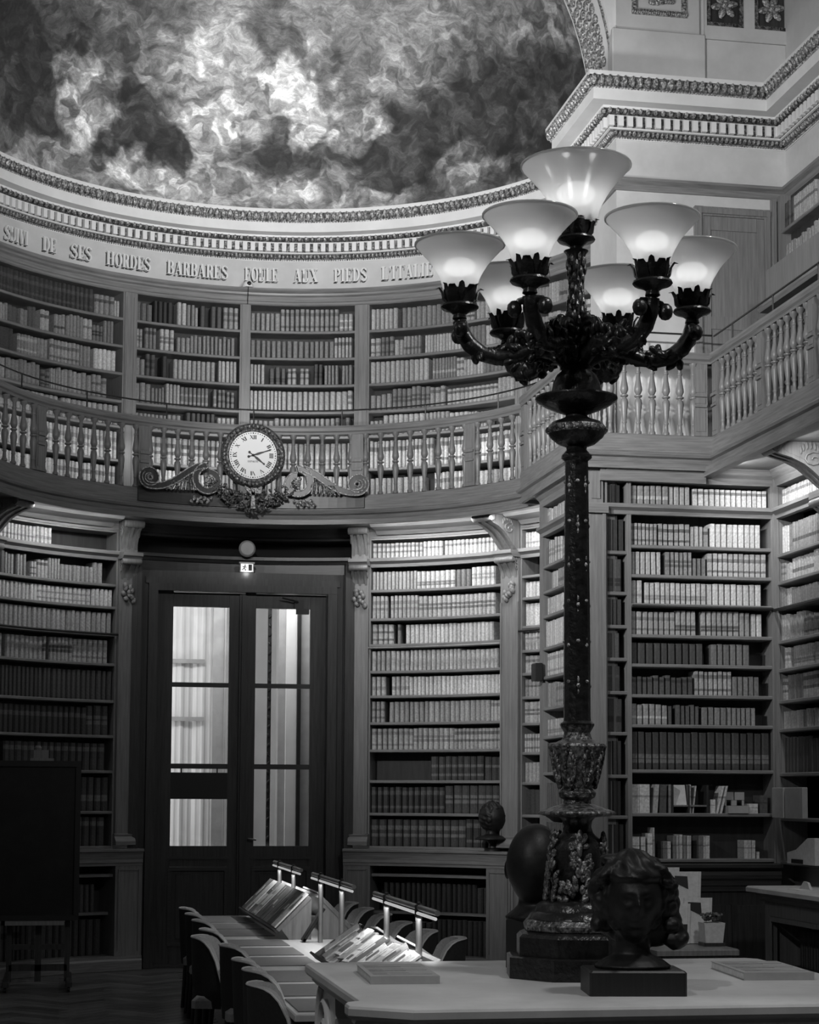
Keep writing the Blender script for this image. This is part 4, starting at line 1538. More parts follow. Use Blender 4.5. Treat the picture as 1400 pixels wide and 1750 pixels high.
# dark beams and recess over the door, below the gallery
m_ = MB(); m_.sweep([(-0.3, 4.61), (0.02, 4.61), (0.03, 4.63), (0.02, 4.65), (0.02, 4.742), (-0.3, 4.742)], arcpath(3.42, -20, 20))
obj('lintel_beam', m_, 'wood_dark_rail', dr)
m_ = MB(); m_.sweep([(-0.3, 4.352), (0.0, 4.352), (0.02, 4.38), (0.04, 4.39), (0.04, 4.425), (-0.3, 4.43)], arcpath(3.42, -20, 20))
obj('lintel_ledge', m_, 'wood_dark_rail', dr)
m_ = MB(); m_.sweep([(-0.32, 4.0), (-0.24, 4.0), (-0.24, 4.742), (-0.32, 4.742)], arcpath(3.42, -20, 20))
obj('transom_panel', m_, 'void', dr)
m_ = MB(); m_.sweep([(-0.2, 4.24), (-0.02, 4.24), (-0.02, 4.352), (-0.2, 4.352)], arcpath(3.42, -20, 20))
obj('head_panel', m_, 'wood_dark_rail', dr)
for sx in (-1, 1):
    m_ = MB(); m_.box(sx * 1.1, sx * 1.2, 3.14, 3.4, 0, 4.36)
    obj('jamb', m_, 'wood_dark', dr)

# lit vestibule seen through the panes
m_ = MB(); m_.box(-2.4, 2.6, 6.3, 6.4, 0, 5); m_.box(-2.5, -2.4, 3.9, 6.4, 0, 5); m_.box(2.6, 2.7, 3.9, 6.4, 0, 5); m_.box(-2.5, 2.7, 3.9, 6.4, 4.9, 5)
obj('wall_vestibule', m_, 'vestibule_wall', kind='structure')
m_ = MB()
for k in range(48):
    x0 = -1.25 + k * 0.0235
    yy = 5.9 + 0.012 * sin(k * 0.55) + 0.006 * sin(k * 1.7)
    yn = 5.9 + 0.012 * sin((k + 1) * 0.55) + 0.006 * sin((k + 1) * 1.7)
    m_.add([(x0, yy, 0.9), (x0 + 0.0235, yn, 0.9), (x0 + 0.0235, yn, 4.7), (x0, yy, 4.7), (x0, yy + 0.01, 0.9), (x0 + 0.0235, yn + 0.01, 0.9), (x0 + 0.0235, yn + 0.01, 4.7), (x0, yy + 0.01, 4.7)],
           [(0, 1, 2, 3), (7, 6, 5, 4), (0, 4, 5, 1), (3, 2, 6, 7)])
obj('curtain', m_, 'curtain', smooth=60, label='pale gathered net curtain seen through the left door panes', cat='curtain')
m_ = MB(); m_.box(-0.16, -0.03, 5.3, 5.5, 0, 4.9); m_.box(-0.03, -0.01, 5.25, 5.5, 0, 4.9)
obj('trim_7', m_, 'grey_plastic', kind='structure')
for z in (3.42, 2.72):  # grey bars modelled in place of soft shadows across the curtain
    m_ = MB(); m_.box(-1.2, -0.22, 5.83, 5.86, z, z + 0.05)
    obj('shadow_bar_1' if z > 3 else 'shadow_bar_2', m_, 'grey_plastic', kind='structure')
m_ = MB(); m_.box(0.58, 0.665, 4.95, 5.2, 0, 4.9)
obj('trim_9', m_, 'grey_plastic', kind='structure')
m_ = MB(); m_.box(0.665, 0.79, 4.9, 5.2, 0, 4.9)
obj('trim_10', m_, 'plaster_white', kind='structure')
m_ = MB(); m_.box(0.79, 0.835, 4.85, 5.2, 0, 4.9)
obj('trim_11', m_, 'steel_dark', kind='structure')
m_ = MB(); m_.box(0.835, 2.5, 4.9, 5.0, 0, 4.9)
obj('wall_vestibule_side', m_, 'grey_plastic', kind='structure')
m_ = MB(); m_.box(0.50, 0.545, 5.4, 5.43, 0.9, 4.7)
for k in range(34):
    m_.ell((0.522, 5.39, 1.0 + 0.11 * k), (0.018, 0.01, 0.03), 6, 4, Matrix.Rotation(0.7 if k % 2 else -0.7, 4, 'Y'))
obj('wrought_grille', m_, 'steel_dark', label='narrow wrought grille seen through the right door panes', cat='grille')
area('vestibule_daylight', (0.1, 4.1, 4.6), (0.15, 0.6, -0.75), 2.6, 0.4, 30)
area('vestibule_window_light', (-2.2, 4.9, 2.6), (1, 0.1, 0), 1.4, 3.0, 24, (0, 1, 0))

# exit sign, sensor disc
ex = thing('exit_sign', (0.03, 3.30, 4.243), 'small lit exit sign on the door head', 'sign')
m_ = MB(); m_.box(-0.045, 0.105, 3.24, 3.31, 4.243, 4.35); m_.box(-0.055, 0.115, 3.23, 3.32, 4.335, 4.352)
obj('housing', m_, 'grey_plastic', ex)
m_ = MB(); m_.box(-0.035, 0.095, 3.235, 3.24, 4.25, 4.332)
obj('lit_panel', m_, 'exit_lit', ex)
m_ = MB()
m_.box(0.045, 0.085, 3.231, 3.235, 4.255, 4.325)
m_.ell((0.01, 3.233, 4.315), (0.008, 0.003, 0.008), 6, 4)
for a, b in (((0.01, 4.305), (-0.002, 4.28)), ((-0.002, 4.28), (0.018, 4.268)), ((0.018, 4.268), (0.012, 4.254)), ((-0.002, 4.28), (-0.024, 4.262)), ((0.006, 4.30), (0.026, 4.292)), ((0.004, 4.30), (-0.018, 4.298))):
    m_.tube([(a[0], 3.233, a[1]), (b[0], 3.233, b[1])], 0.005, 4)
obj('running_figure_pictogram', m_, 'black', ex)
point('exit_sign_glow', (0.03, 3.2, 4.235), 0.35, 0.03)
m_ = MB(); m_.lathe([(0.0, -0.03), (0.07, -0.03), (0.088, -0.012), (0.092, 0.0), (0.09, 0.02), (0.0, 0.02)], 28, Matrix.Translation((0.036, 3.30, 4.505)) @ Matrix.Rotation(pi / 2, 4, 'X'))
m_.v = [(p[0], 6.6 - p[1], p[2]) for p in m_.v]
obj('wall_disc', m_, 'grey_plastic', smooth=40, label='round grey disc fixed over the door above the exit sign', cat='disc')

# ------------------------------------------------------------------ clock with scrolls and garland
YC, ZC = 2.70, 5.42
ck = thing('clock', (0.02, YC, 5.0), 'round white clock with roman numerals on scrolled carved mount at the gallery rail', 'clock')
CX = 0.025


def cp(u, v, w):
    return Vector((CX + u, YC - w, ZC + v))


CM = Matrix.Translation((CX, YC, ZC)) @ Matrix.Rotation(pi / 2, 4, 'X')
m_ = MB(); m_.lathe([(0.0, -0.02), (0.34, -0.02), (0.345, 0.03), (0.335, 0.06), (0.315, 0.075), (0.29, 0.06), (0.28, 0.05), (0.262, 0.055), (0.252, 0.04), (0.0, 0.04)], 64, CM)
bez = obj('bezel', m_, 'gilt_dark', ck, smooth=40)
m_ = MB()
for k in range(44):
    a = 2 * pi * k / 44
    m_.ell(cp(0.308 * cos(a), 0.308 * sin(a), 0.068), (0.015, 0.014, 0.015), 6, 4)
obj('bezel_beads', m_, 'gilt', bez, kind='stuff', smooth=60)
m_ = MB(); m_.lathe([(0.0, 0.041), (0.2535, 0.041), (0.2535, 0.046), (0.0, 0.046)], 64, CM)
obj('dial', m_, 'clock_white', ck)
m_ = MB()
for k in range(60):
    a = 2 * pi * k / 60
    m_.ell(cp(0.238 * sin(a), 0.238 * cos(a), 0.047), (0.0058, 0.003, 0.0058) if k % 5 else (0.008, 0.003, 0.008), 6, 4)
obj('minute_dots', m_, 'clock_black', ck, kind='stuff')
NUM = ['XII', 'I', 'II', 'III', 'IIII', 'V', 'VI', 'VII', 'VIII', 'IX', 'X', 'XI']
for k, nm in enumerate(NUM):
    a = 2 * pi * k / 12
    gl = {'I': [[(-0.006, 0), (0.006, 0), (0.006, 1), (-0.006, 1)]], 'V': [[(0.006, 0), (0.013, 0), (-0.006, 1), (-0.017, 1)], [(0.008, 0), (0.012, 0), (0.02, 1), (0.016, 1)]],
          'X': [[(0.01, 0), (0.021, 0), (-0.008, 1), (-0.019, 1)], [(-0.018, 0), (-0.013, 0), (0.018, 1), (0.013, 1)]]}
    adv = {'I': 0.018, 'V': 0.036, 'X': 0.036}
    tot = sum(adv[c] for c in nm)
    u = -tot / 2
    m_ = MB()
    for c in nm:
        u += adv[c] / 2
        for p in gl[c]:
            def fn(x, y, w, u=u):
                lx, ly = (u + x), 0.172 + y * 0.044
                return cp(lx * cos(a) + ly * sin(a), -lx * sin(a) + ly * cos(a), w)
            m_.prism(p, 0.046, 0.049, fn)
        u += adv[c] / 2
    obj('numeral', m_, 'clock_black', ck)
u = 0
gl = [glyph(c) for c in 'LEPAUTE']
tot = sum(g[1] for g in gl)
m_ = MB()
for (sh, adv) in gl:
    for p in sh:
        m_.prism(p, 0.046, 0.0485, lambda x, y, w, u=u: cp(-0.056 + 0.112 * (u + x) / tot, -0.075 + y * 0.018, w))
    u += adv
obj('maker_name', m_, 'clock_black', ck)
for nm, ang, ln, wd in (('minute_hand', 71, 0.205, 0.011), ('hour_hand', 128, 0.16, 0.013)):
    a = rad(ang)
    dx, dy = sin(a), cos(a)
    m_ = MB()
    out = [(0.02, 0.006), (0.05, wd), (0.08, wd * 0.9), (0.12, 0.005), (ln * 0.86, 0.006), (ln * 0.9, wd * 0.9), (ln, 0.002)]
    pl = [(t_, w_) for t_, w_ in out] + [(t_, -w_) for t_, w_ in reversed(out)]
    m_.ribbon([(dx * t_, dy * t_) for t_, w_ in [(-0.04, 0.004)] + out], [0.004] + [w_ for t_, w_ in out], 0.054, 0.058, cp)
    m_.ell(cp(-dx * 0.05, -dy * 0.05, 0.056), (0.014, 0.004, 0.014), 8, 5)
    m_.ell(cp(0, 0, 0.058), (0.014, 0.006, 0.014), 8, 5)
    obj(nm, m_, 'clock_black', ck)


def spiral(cx, cy, r0_, r1_, a0, a1, n=40):
    return [(cx + (r0_ + (r1_ - r0_) * i / n) * cos(rad(a0 + (a1 - a0) * i / n)), cy + (r0_ + (r1_ - r0_) * i / n) * sin(rad(a0 + (a1 - a0) * i / n))) for i in range(n + 1)]


for sg in (-1, 1):
    # big coil beside the clock, S-shaped stem, small coil at the outer end
    big = spiral(0.47, -0.285, 0.075, 0.15, -200, 95 + 0, 40)[::1]
    big = [(0.47 + (0.08 + 0.075 * i / 40) * cos(rad(-270 + 360 * -i / 40 + 0)), -0.285 + (0.08 + 0.075 * i / 40) * sin(rad(-270 + 360 * -i / 40))) for i in range(41)]
    big = [(2 * 0.47 - x, y) for x, y in big]
    stem = []
    P0, P1, P2, P3 = (0.47, -0.13), (0.70, -0.13), (0.80, -0.40), (1.07, -0.395)
    for i in range(1, 21):
        q = i / 20
        stem.append(tuple((1 - q) ** 3 * P0[j] + 3 * q * (1 - q) ** 2 * P1[j] + 3 * q * q * (1 - q) * P2[j] + q ** 3 * P3[j] for j in (0, 1)))
    small = [(1.09 + (0.088 - 0.045 * i / 40) * cos(rad(-95 + 500 * i / 40)), -0.307 + (0.088 - 0.045 * i / 40) * sin(rad(-95 + 500 * i / 40))) for i in range(41)]
    path = [(sg * x, y) for x, y in big + stem + small]
    fnc = lambda u, v, w: cp(u, v, w + YC - math.sqrt(2.715 ** 2 - u * u))
    m_ = MB(); m_.ribbon(path, 0.033, 0.0, 0.05, fnc)
    sc_ = obj('scroll', m_, 'wood_dark', ck, smooth=40)
    m_ = MB()
    for off_ in (-0.031, 0.031):
        n = len(path)
        pp = []
        for i in range(n):
            a_, c_ = path[max(i - 1, 0)], path[min(i + 1, n - 1)]
            tx, ty = c_[0] - a_[0], c_[1] - a_[1]
            l = math.hypot(tx, ty)
            pp.append((path[i][0] - ty / l * off_, path[i][1] + tx / l * off_))
        m_.ribbon(pp, 0.0055, 0.0, 0.062, fnc)
    obj('gilt_edge', m_, 'gilt', sc_, smooth=40)
    m_ = MB()
    rnd = random.Random(5)
    for k in range(14):
        a = k * 0.45
        m_.ell(fnc(sg * (0.47 + 0.05 * cos(a) * (k % 3) / 2), -0.285 + 0.05 * sin(a) * (k % 3) / 2, 0.045), (0.017, 0.014, 0.022), 6, 4, Matrix.Rotation(a, 4, 'Y'))
    obj('rosette', m_, 'gilt', sc_, smooth=60)
    m_ = MB()
    for k in range(9):
        a = k * 0.45
        m_.ell(fnc(sg * (1.09 + 0.026 * cos(a * 1.6)), -0.307 + 0.026 * sin(a * 1.6), 0.045), (0.012, 0.012, 0.014), 6, 4)
    obj('rosette', m_, 'gilt', sc_, smooth=60)
    m_ = MB()
    for k in range(8):   # palmette under the stem
        a = rad(200 + 20 * k)
        b = (0.63 + 0.018 * k, -0.23 - 0.0 * k)
        e_ = (0.60 + 0.045 * k, -0.40 - 0.003 * k)
        m_.tube([fnc(sg * b[0], b[1] - 0.01 * k, 0.02), fnc(sg * (b[0] * 0.5 + e_[0] * 0.5 + 0.01), (b[1] + e_[1]) / 2, 0.045), fnc(sg * e_[0], e_[1], 0.03)], [0.008, 0.014, 0.016], 6)
    obj('palmette', m_, 'gilt_dark', sc_, smooth=60)
    m_ = MB()
    for k in range(12):  # loose ribbon ends on the fascia
        m_.ell(fnc(sg * (0.44 + 0.018 * k + 0.01 * (k % 2)), -0.475 - 0.022 * (k % 3), 0.03), (0.016, 0.012, 0.024), 6, 4, Matrix.Rotation(sg * (0.6 if k % 2 else -0.7), 4, 'Y'))
    obj('ribbon_end', m_, 'gilt', ck, smooth=60)
m_ = MB()
rnd = random.Random(9)
for k in range(210):
    u_ = rnd.uniform(-0.46, 0.46)
    env = 0.11 * (1 - (u_ / 0.5) ** 2) ** 0.5
    v_ = -0.40 - 0.12 * (1 - (u_ / 0.5) ** 2) + 0.10 * (abs(u_) / 0.46) + rnd.uniform(-1, 1) * env
    m_.ell(cp(u_, v_, 0.02 + rnd.uniform(0, 0.06)), (0.014, 0.014, 0.028), 6, 4, Matrix.Rotation(rnd.uniform(-1.5, 1.5), 4, 'Y') @ Matrix.Rotation(rnd.uniform(-.6, .6), 4, 'X'))
obj('garland', m_, 'gilt_dark', ck, kind='stuff', smooth=60)
m_ = MB(); m_.ribbon([(0, -0.36), (0.0, -0.45), (0.0, -0.58)], [0.02, 0.018, 0.026], 0.08, 0.11, cp)
for sg in (-1, 1):
    m_.ribbon([(0.0, -0.43), (sg * 0.05, -0.38), (sg * 0.09, -0.345)], [0.015, 0.018, 0.01], 0.08, 0.11, cp)
obj('ribbon_knot', m_, 'gilt', ck, smooth=40)
m_ = MB(); m_.sweep([(0.0, 4.875), (0.03, 4.875), (0.03, 5.03), (0.0, 5.03)], arcpath(2.79, -25.2, 25.6))
obj('mount_board', m_, 'wood_dark_rail', ck)

# security camera under the inscription
sc_ = thing('security_camera', (0.02, 3.37, 7.44), 'small white dome camera on the moulding below the inscription', 'camera')
m_ = MB(); m_.lathe([(0.0, 0.0), (0.06, 0.0), (0.062, 0.02), (0.05, 0.05), (0.03, 0.072), (0, 0.08)], 16, Matrix.Translation((0.02, 3.44, 7.44)))
obj('dome_housing', m_, 'plaster_white', sc_, smooth=50)
m_ = MB(); m_.ell((0.03, 3.385, 7.475), (0.024, 0.018, 0.024), 10, 6)
obj('lens', m_, 'black', sc_, smooth=50)
m_ = MB(); m_.tube([(0.02, 3.385, 7.44), (0.02, 3.375, 7.43), (0.02, 3.43, 7.30), (0.02, 3.43, 7.25)], 0.004, 5)
obj('cable', m_, 'black', sc_)

# ------------------------------------------------------------------ gallery door on the pier wall
d2 = thing('door_2', (4.05, PY, 5.02), kind='structure')
m_ = MB()
for x0, x1, z0, z1 in ((3.68, 3.76, 5.02, 7.22), (4.345, 4.42, 5.02, 7.22), (3.68, 4.42, 7.13, 7.22)):
    m_.box(x0, x1, PY - 0.05, PY + 0.02, z0, z1)
    m_.box(x0 + 0.02, x1 - 0.02, PY - 0.065, PY - 0.05, z0 + 0.02, z1 - 0.02)
obj('casing', m_, 'wood', d2)
m_ = MB(); m_.box(3.76, 4.345, PY - 0.03, PY + 0.02, 5.02, 7.13)
obj('slab', m_, 'wood', d2)
m_ = MB()
for x0, x1, z0, z1 in ((3.76, 3.83, 5.02, 7.13), (4.275, 4.345, 5.02, 7.13), (3.83, 4.275, 7.0, 7.13), (3.83, 4.275, 6.08, 6.2), (3.83, 4.275, 5.02, 5.2)):
    m_.box(x0, x1, PY - 0.043, PY - 0.03, z0, z1)
obj('stiles_and_rails', m_, 'wood', d2)
m_ = MB(); m_.box(4.42, 4.56, PY - 0.05, PY + 0.02, 5.02, 7.33); m_.box(4.44, 4.46, PY - 0.065, PY - 0.05, 5.02, 7.3); m_.box(4.50, 4.52, PY - 0.065, PY - 0.05, 5.02, 7.3)
obj('architrave', m_, 'wood', d2)

# upper bookcase along the alcove wall
bU = Line((4.46, PY - 0.10), (4.46, -5.0))
bookcase('upper bookcase on the right alcove wall above the gallery door level', bU, [(7.0, 0.30), (6.66, 0.30), (6.33, 0.29), (5.6, 0.4), (5.1, 0.4)],
         [[(0, .06, 'd'), (.06, 1, 'M')], [(0, 1, 'm')], [(0.0, 1, 'M')], [(0, 1, 'M')], [(0, 1, 'M')]], 'the upper alcove bookcase', depth=0.10, seed=71, ztop=7.33, zbot=5.0, sides=(0.06, 0.05))
gb = thing('gallery_desk', (4.25, -3.0, 5.9), 'oak reading desk boxed in under the upper alcove shelves', 'desk')
m_ = MB(); m_.box(4.06, 4.5, -5.0, -1.75, 6.10, 6.42)
obj('desk_box', m_, 'wood', gb)
m_ = MB(); m_.sweep([(-0.4, 6.05), (0.05, 6.05), (0.07, 6.08), (0.02, 6.1), (0.02, 6.14), (-0.4, 6.14)], [(4.06, -1.72), (4.06, -5.0)])
obj('desk_moulding', m_, 'wood_rail', gb)
for yy in (-1.8, -4.9):
    m_ = MB(); m_.box(4.35, 4.45, yy - 0.05, yy + 0.05, 5.02, 6.08)
    obj('desk_leg', m_, 'wood', gb)

# ------------------------------------------------------------------ candelabrum on the marble table
LX, LY = 0.47, -8.53
K = 1 / 341.5
lamp = thing('candelabrum', (LX, LY, 1.0), 'tall dark bronze candelabrum with seven glowing glass shades on the marble table', 'lamp')
LM = Matrix.Translation((LX, LY, 0))
LMo = LM @ Matrix.Rotation(rad(-10.4 + 22.5), 4, 'Z')
m_ = MB()
m_.lathe([(0.35, 1.0), (0.35, 1.095), (0.335, 1.10), (0.30, 1.10), (0.30, 1.185), (0.285, 1.20), (0.262, 1.21)], 8, LMo)
pl = obj('plinth', m_, 'bronze', lamp)
m_ = MB(); m_.lathe([(0.25, 1.205), (0.262, 1.215), (0.268, 1.24), (0.25, 1.262), (0.22, 1.268)], 8, LMo)
obj('gilded_plinth_band', m_, 'gilt_dark', lamp)
m_ = MB(); m_.lathe([(0.235, 1.265), (0.22, 1.29), (0.20, 1.30), (0.19, 1.33), (0.17, 1.345), (0.11, 1.36), (0.10, 1.40), (0.115, 1.46), (0.128, 1.54), (0.13, 1.58), (0.11, 1.63), (0.075, 1.66), (0.065, 1.69), (0.07, 1.72), (0.085, 1.735)], 20, LM)
obj('lower_vase', m_, 'bronze', lamp, smooth=40)
m_ = MB()
rnd = random.Random(3)
for sd in range(5):   # acanthus clumps round the lower vase, broad at the foot
    a = rad(-100 + 72 * sd)
    for k in range(58):
        h = rnd.random() ** 1.25
        sg = rnd.uniform(-1, 1)
        ww = sg * (0.085 * (1 - h) + 0.016)
        aa = a + ww / 0.135
        rr = 0.132 + 0.026 * (1 - h) - 0.012 * abs(sg) - 0.03 * max(0, h - 0.75)
        m_.ell((LX + rr * cos(aa), LY + rr * sin(aa), 1.355 + 0.30 * h), (0.014, 0.015, rnd.uniform(0.018, 0.034)), 6, 4, Matrix.Rotation(aa, 4, 'Z') @ Matrix.Rotation(-sg * 0.9, 4, 'X'))
obj('acanthus_spray', m_, 'gilt_dark', lamp, kind='stuff', smooth=60)
m_ = MB(); m_.lathe([(0.085, 1.735), (0.16, 1.742), (0.178, 1.748), (0.182, 1.755), (0.178, 1.762), (0.13, 1.778), (0.09, 1.792), (0.065, 1.80), (0.062, 1.82)], 28, LM)
obj('beaded_tray', m_, 'gilt_dark', lamp, smooth=30)
m_ = MB(); m_.lathe([(0.06, 1.815), (0.085, 1.83), (0.088, 1.85), (0.07, 1.868), (0.08, 1.885), (0.10, 1.93), (0.115, 1.99), (0.122, 2.03), (0.133, 2.05), (0.138, 2.066), (0.13, 2.078), (0.10, 2.085), (0.07, 2.10), (0.06, 2.13), (0.075, 2.155), (0.08, 2.165)], 24, LM)
obj('relief_vase', m_, 'gilt_dark', lamp, smooth=40)
m_ = MB()
for sd in range(8):
    a = 2 * pi * sd / 8 + 0.2
    for k in range(9):
        h = k / 8
        rr = 0.09 + 0.04 * h
        for sg in (-1, 1):
            aa = a + sg * 0.22 * sin(h * pi)
            m_.ell((LX + rr * cos(aa), LY + rr * sin(aa), 1.885 + 0.17 * h), (0.011, 0.011, 0.02), 5, 4)
obj('relief_leaves', m_, 'gilt_dark', lamp, kind='stuff', smooth=60)
m_ = MB(); m_.lathe([(0.08, 2.16), (0.082, 2.172), (0.066, 2.185), (0.064, 2.2), (0.063, 2.6), (0.058, 3.1), (0.055, 3.42), (0.06, 3.425), (0.073, 3.435), (0.073, 3.448), (0.06, 3.46)], 12, LM @ Matrix.Rotation(rad(8), 4, 'Z'))
obj('shaft', m_, 'bronze', lamp, smooth=20)
m_ = MB()
for k in range(6):
    z = 2.35 + 0.19 * k
    for q in range(4):
        a = rad(-100 + 90 * q + (45 if k % 2 else 0))
        rr = 0.0635 - 0.0075 * (z - 2.2) / 1.2 - 0.006
        x, y = LX + rr * cos(a), LY + rr * sin(a)
        m_.ell((x, y, z), (0.012, 0.012, 0.014), 6, 4)
        m_.ell((x, y, z + 0.03), (0.008, 0.008, 0.02), 6, 4)
        m_.ell((x, y, z - 0.028), (0.007, 0.007, 0.022), 6, 4)
        b_ = a + rad(45)
        x, y = LX + rr * cos(b_), LY + rr * sin(b_)
        m_.ell((x, y, z + 0.02), (0.013, 0.013, 0.010), 6, 4)
obj('inlaid_flowers', m_, 'gilt', lamp, kind='stuff', smooth=60)
m_ = MB(); m_.lathe([(0.06, 3.46), (0.048, 3.475), (0.05, 3.49), (0.09, 3.505), (0.125, 3.535), (0.135, 3.55)], 28, LM)
m_.lathe([(0.135, 3.588), (0.12, 3.605), (0.08, 3.62), (0.055, 3.632), (0.05, 3.645)], 28, LM)
obj('knop', m_, 'bronze', lamp, smooth=40)
m_ = MB(); m_.lathe([(0.135, 3.55), (0.141, 3.56), (0.141, 3.578), (0.135, 3.588)], 28, LM)
for k in range(22):
    a = 2 * pi * k / 22
    m_.ell((LX + 0.14 * cos(a), LY + 0.14 * sin(a), 3.569), (0.01, 0.01, 0.012), 6, 4)
obj('gilded_knop_band', m_, 'gilt_dark', lamp, smooth=40)
m_ = MB(); m_.lathe([(0.05, 3.645), (0.09, 3.66), (0.15, 3.685), (0.19, 3.71), (0.197, 3.72), (0.195, 3.728), (0.12, 3.735), (0.118, 3.745)], 32, LM)
obj('dish', m_, 'bronze', lamp, smooth=30)
m_ = MB(); m_.lathe([(0.118, 3.738), (0.119, 3.76), (0.112, 3.80), (0.095, 3.835), (0.075, 3.852), (0.07, 3.86), (0.078, 3.868), (0.06, 3.885), (0.04, 3.95), (0.05, 4.0), (0.035, 4.08), (0.04, 4.15), (0.032, 4.25), (0.038, 4.40), (0.05, 4.43), (0.06, 4.44)], 20, LM)
obj('stem', m_, 'bronze', lamp, smooth=40)
m_ = MB()
for k in range(60):
    a = k * 2.4
    h = k / 59
    rr = 0.036 + 0.006 * sin(h * 9)
    m_.ell((LX + rr * cos(a), LY + rr * sin(a), 4.08 + 0.34 * h), (0.01, 0.01, 0.03), 5, 4)
obj('stem_leaves', m_, 'gilt_dark', lamp, kind='stuff', smooth=60)


def shade_profile(R_, H_, r0_):
    pr = [(h, max(r0_, f_ * R_)) for h, f_ in ((0.0, 0.385), (0.12, 0.40), (0.25, 0.44), (0.36, 0.495), (0.46, 0.555), (0.58, 0.635), (0.69, 0.725), (0.79, 0.82), (0.87, 0.90), (0.93, 0.955), (0.975, 0.99), (1.0, 1.0))]
    return [(r_, h * H_) for h, r_ in pr]


def lamp_head(cx, cy, z, R_, H_, r0_, power):
    """cup, leaf crown, glass shade and bulb; z = bottom of the glass"""
    T = Matrix.Translation((cx, cy, z))
    m2 = MB(); m2.lathe([(0.02, -0.145), (0.035, -0.135), (0.03, -0.115), (0.05, -0.10), (0.085, -0.088), (0.092, -0.08), (0.088, -0.07), (0.066, -0.066), (0.07, -0.04), (0.076, -0.012), (0.08, 0.0), (0.0, 0.002)], 20, T)
    cup = obj('cup', m2, 'bronze', lamp, smooth=40)
    m2 = MB()
    for k in range(12):
        a = 2 * pi * k / 12 + cx
        Rz = Matrix.Rotation(a, 4, 'Z')
        pts = [(0.058, -0.068, 0.026), (0.078, -0.045, 0.03), (0.084, -0.01, 0.026), (0.098, 0.012, 0.016), (0.112, 0.008, 0.006)]
        if k % 2:
            pts = [(0.058, -0.068, 0.02), (0.07, -0.04, 0.022), (0.078, -0.005, 0.018), (0.085, 0.022, 0.012), (0.096, 0.026, 0.004)]
        vs, fs = [], []
        for r_, zz, w_ in pts:
            for (dr, uu) in ((0, -w_), (0.006, 0), (0, w_), (-0.006, 0)):
                vs.append(T @ Rz @ Vector((r_ + dr, uu, zz)))
        for i in range(len(pts) - 1):
            for q in range(4):
                q2 = (q + 1) % 4
                fs.append((4 * i + q, 4 * i + q2, 4 * i + 4 + q2, 4 * i + 4 + q))
        fs.append((0, 1, 2, 3)); fs.append(tuple(4 * len(pts) - 4 + q for q in range(4)))
        m2.add(vs, fs)
    obj('leaf_crown', m2, 'bronze', cup, smooth=50)
    m2 = MB()
    pr = shade_profile(R_, H_, r0_)
    inner = [(r_ - 0.005, h) for r_, h in reversed(pr)]
    m2.lathe(pr + [(R_ * 0.995, H_ + 0.004)] + inner, 40, T)
    sh = obj('glass_shade', m2, 'shade_glass', lamp, smooth=60)
    m2 = MB(); m2.tube([(cx + R_ * cos(2 * pi * k / 40), cy + R_ * sin(2 * pi * k / 40), z + H_) for k in range(41)], 0.007, 6)
    obj('rim', m2, 'shade_glass', sh, smooth=60)
    m2 = MB(); m2.ell((cx, cy, z + H_ * 0.52), (r0_ * 0.95, r0_ * 0.95, H_ * 0.2), 18, 10)
    obj('bulb', m2, 'bulb', sh, smooth=60)


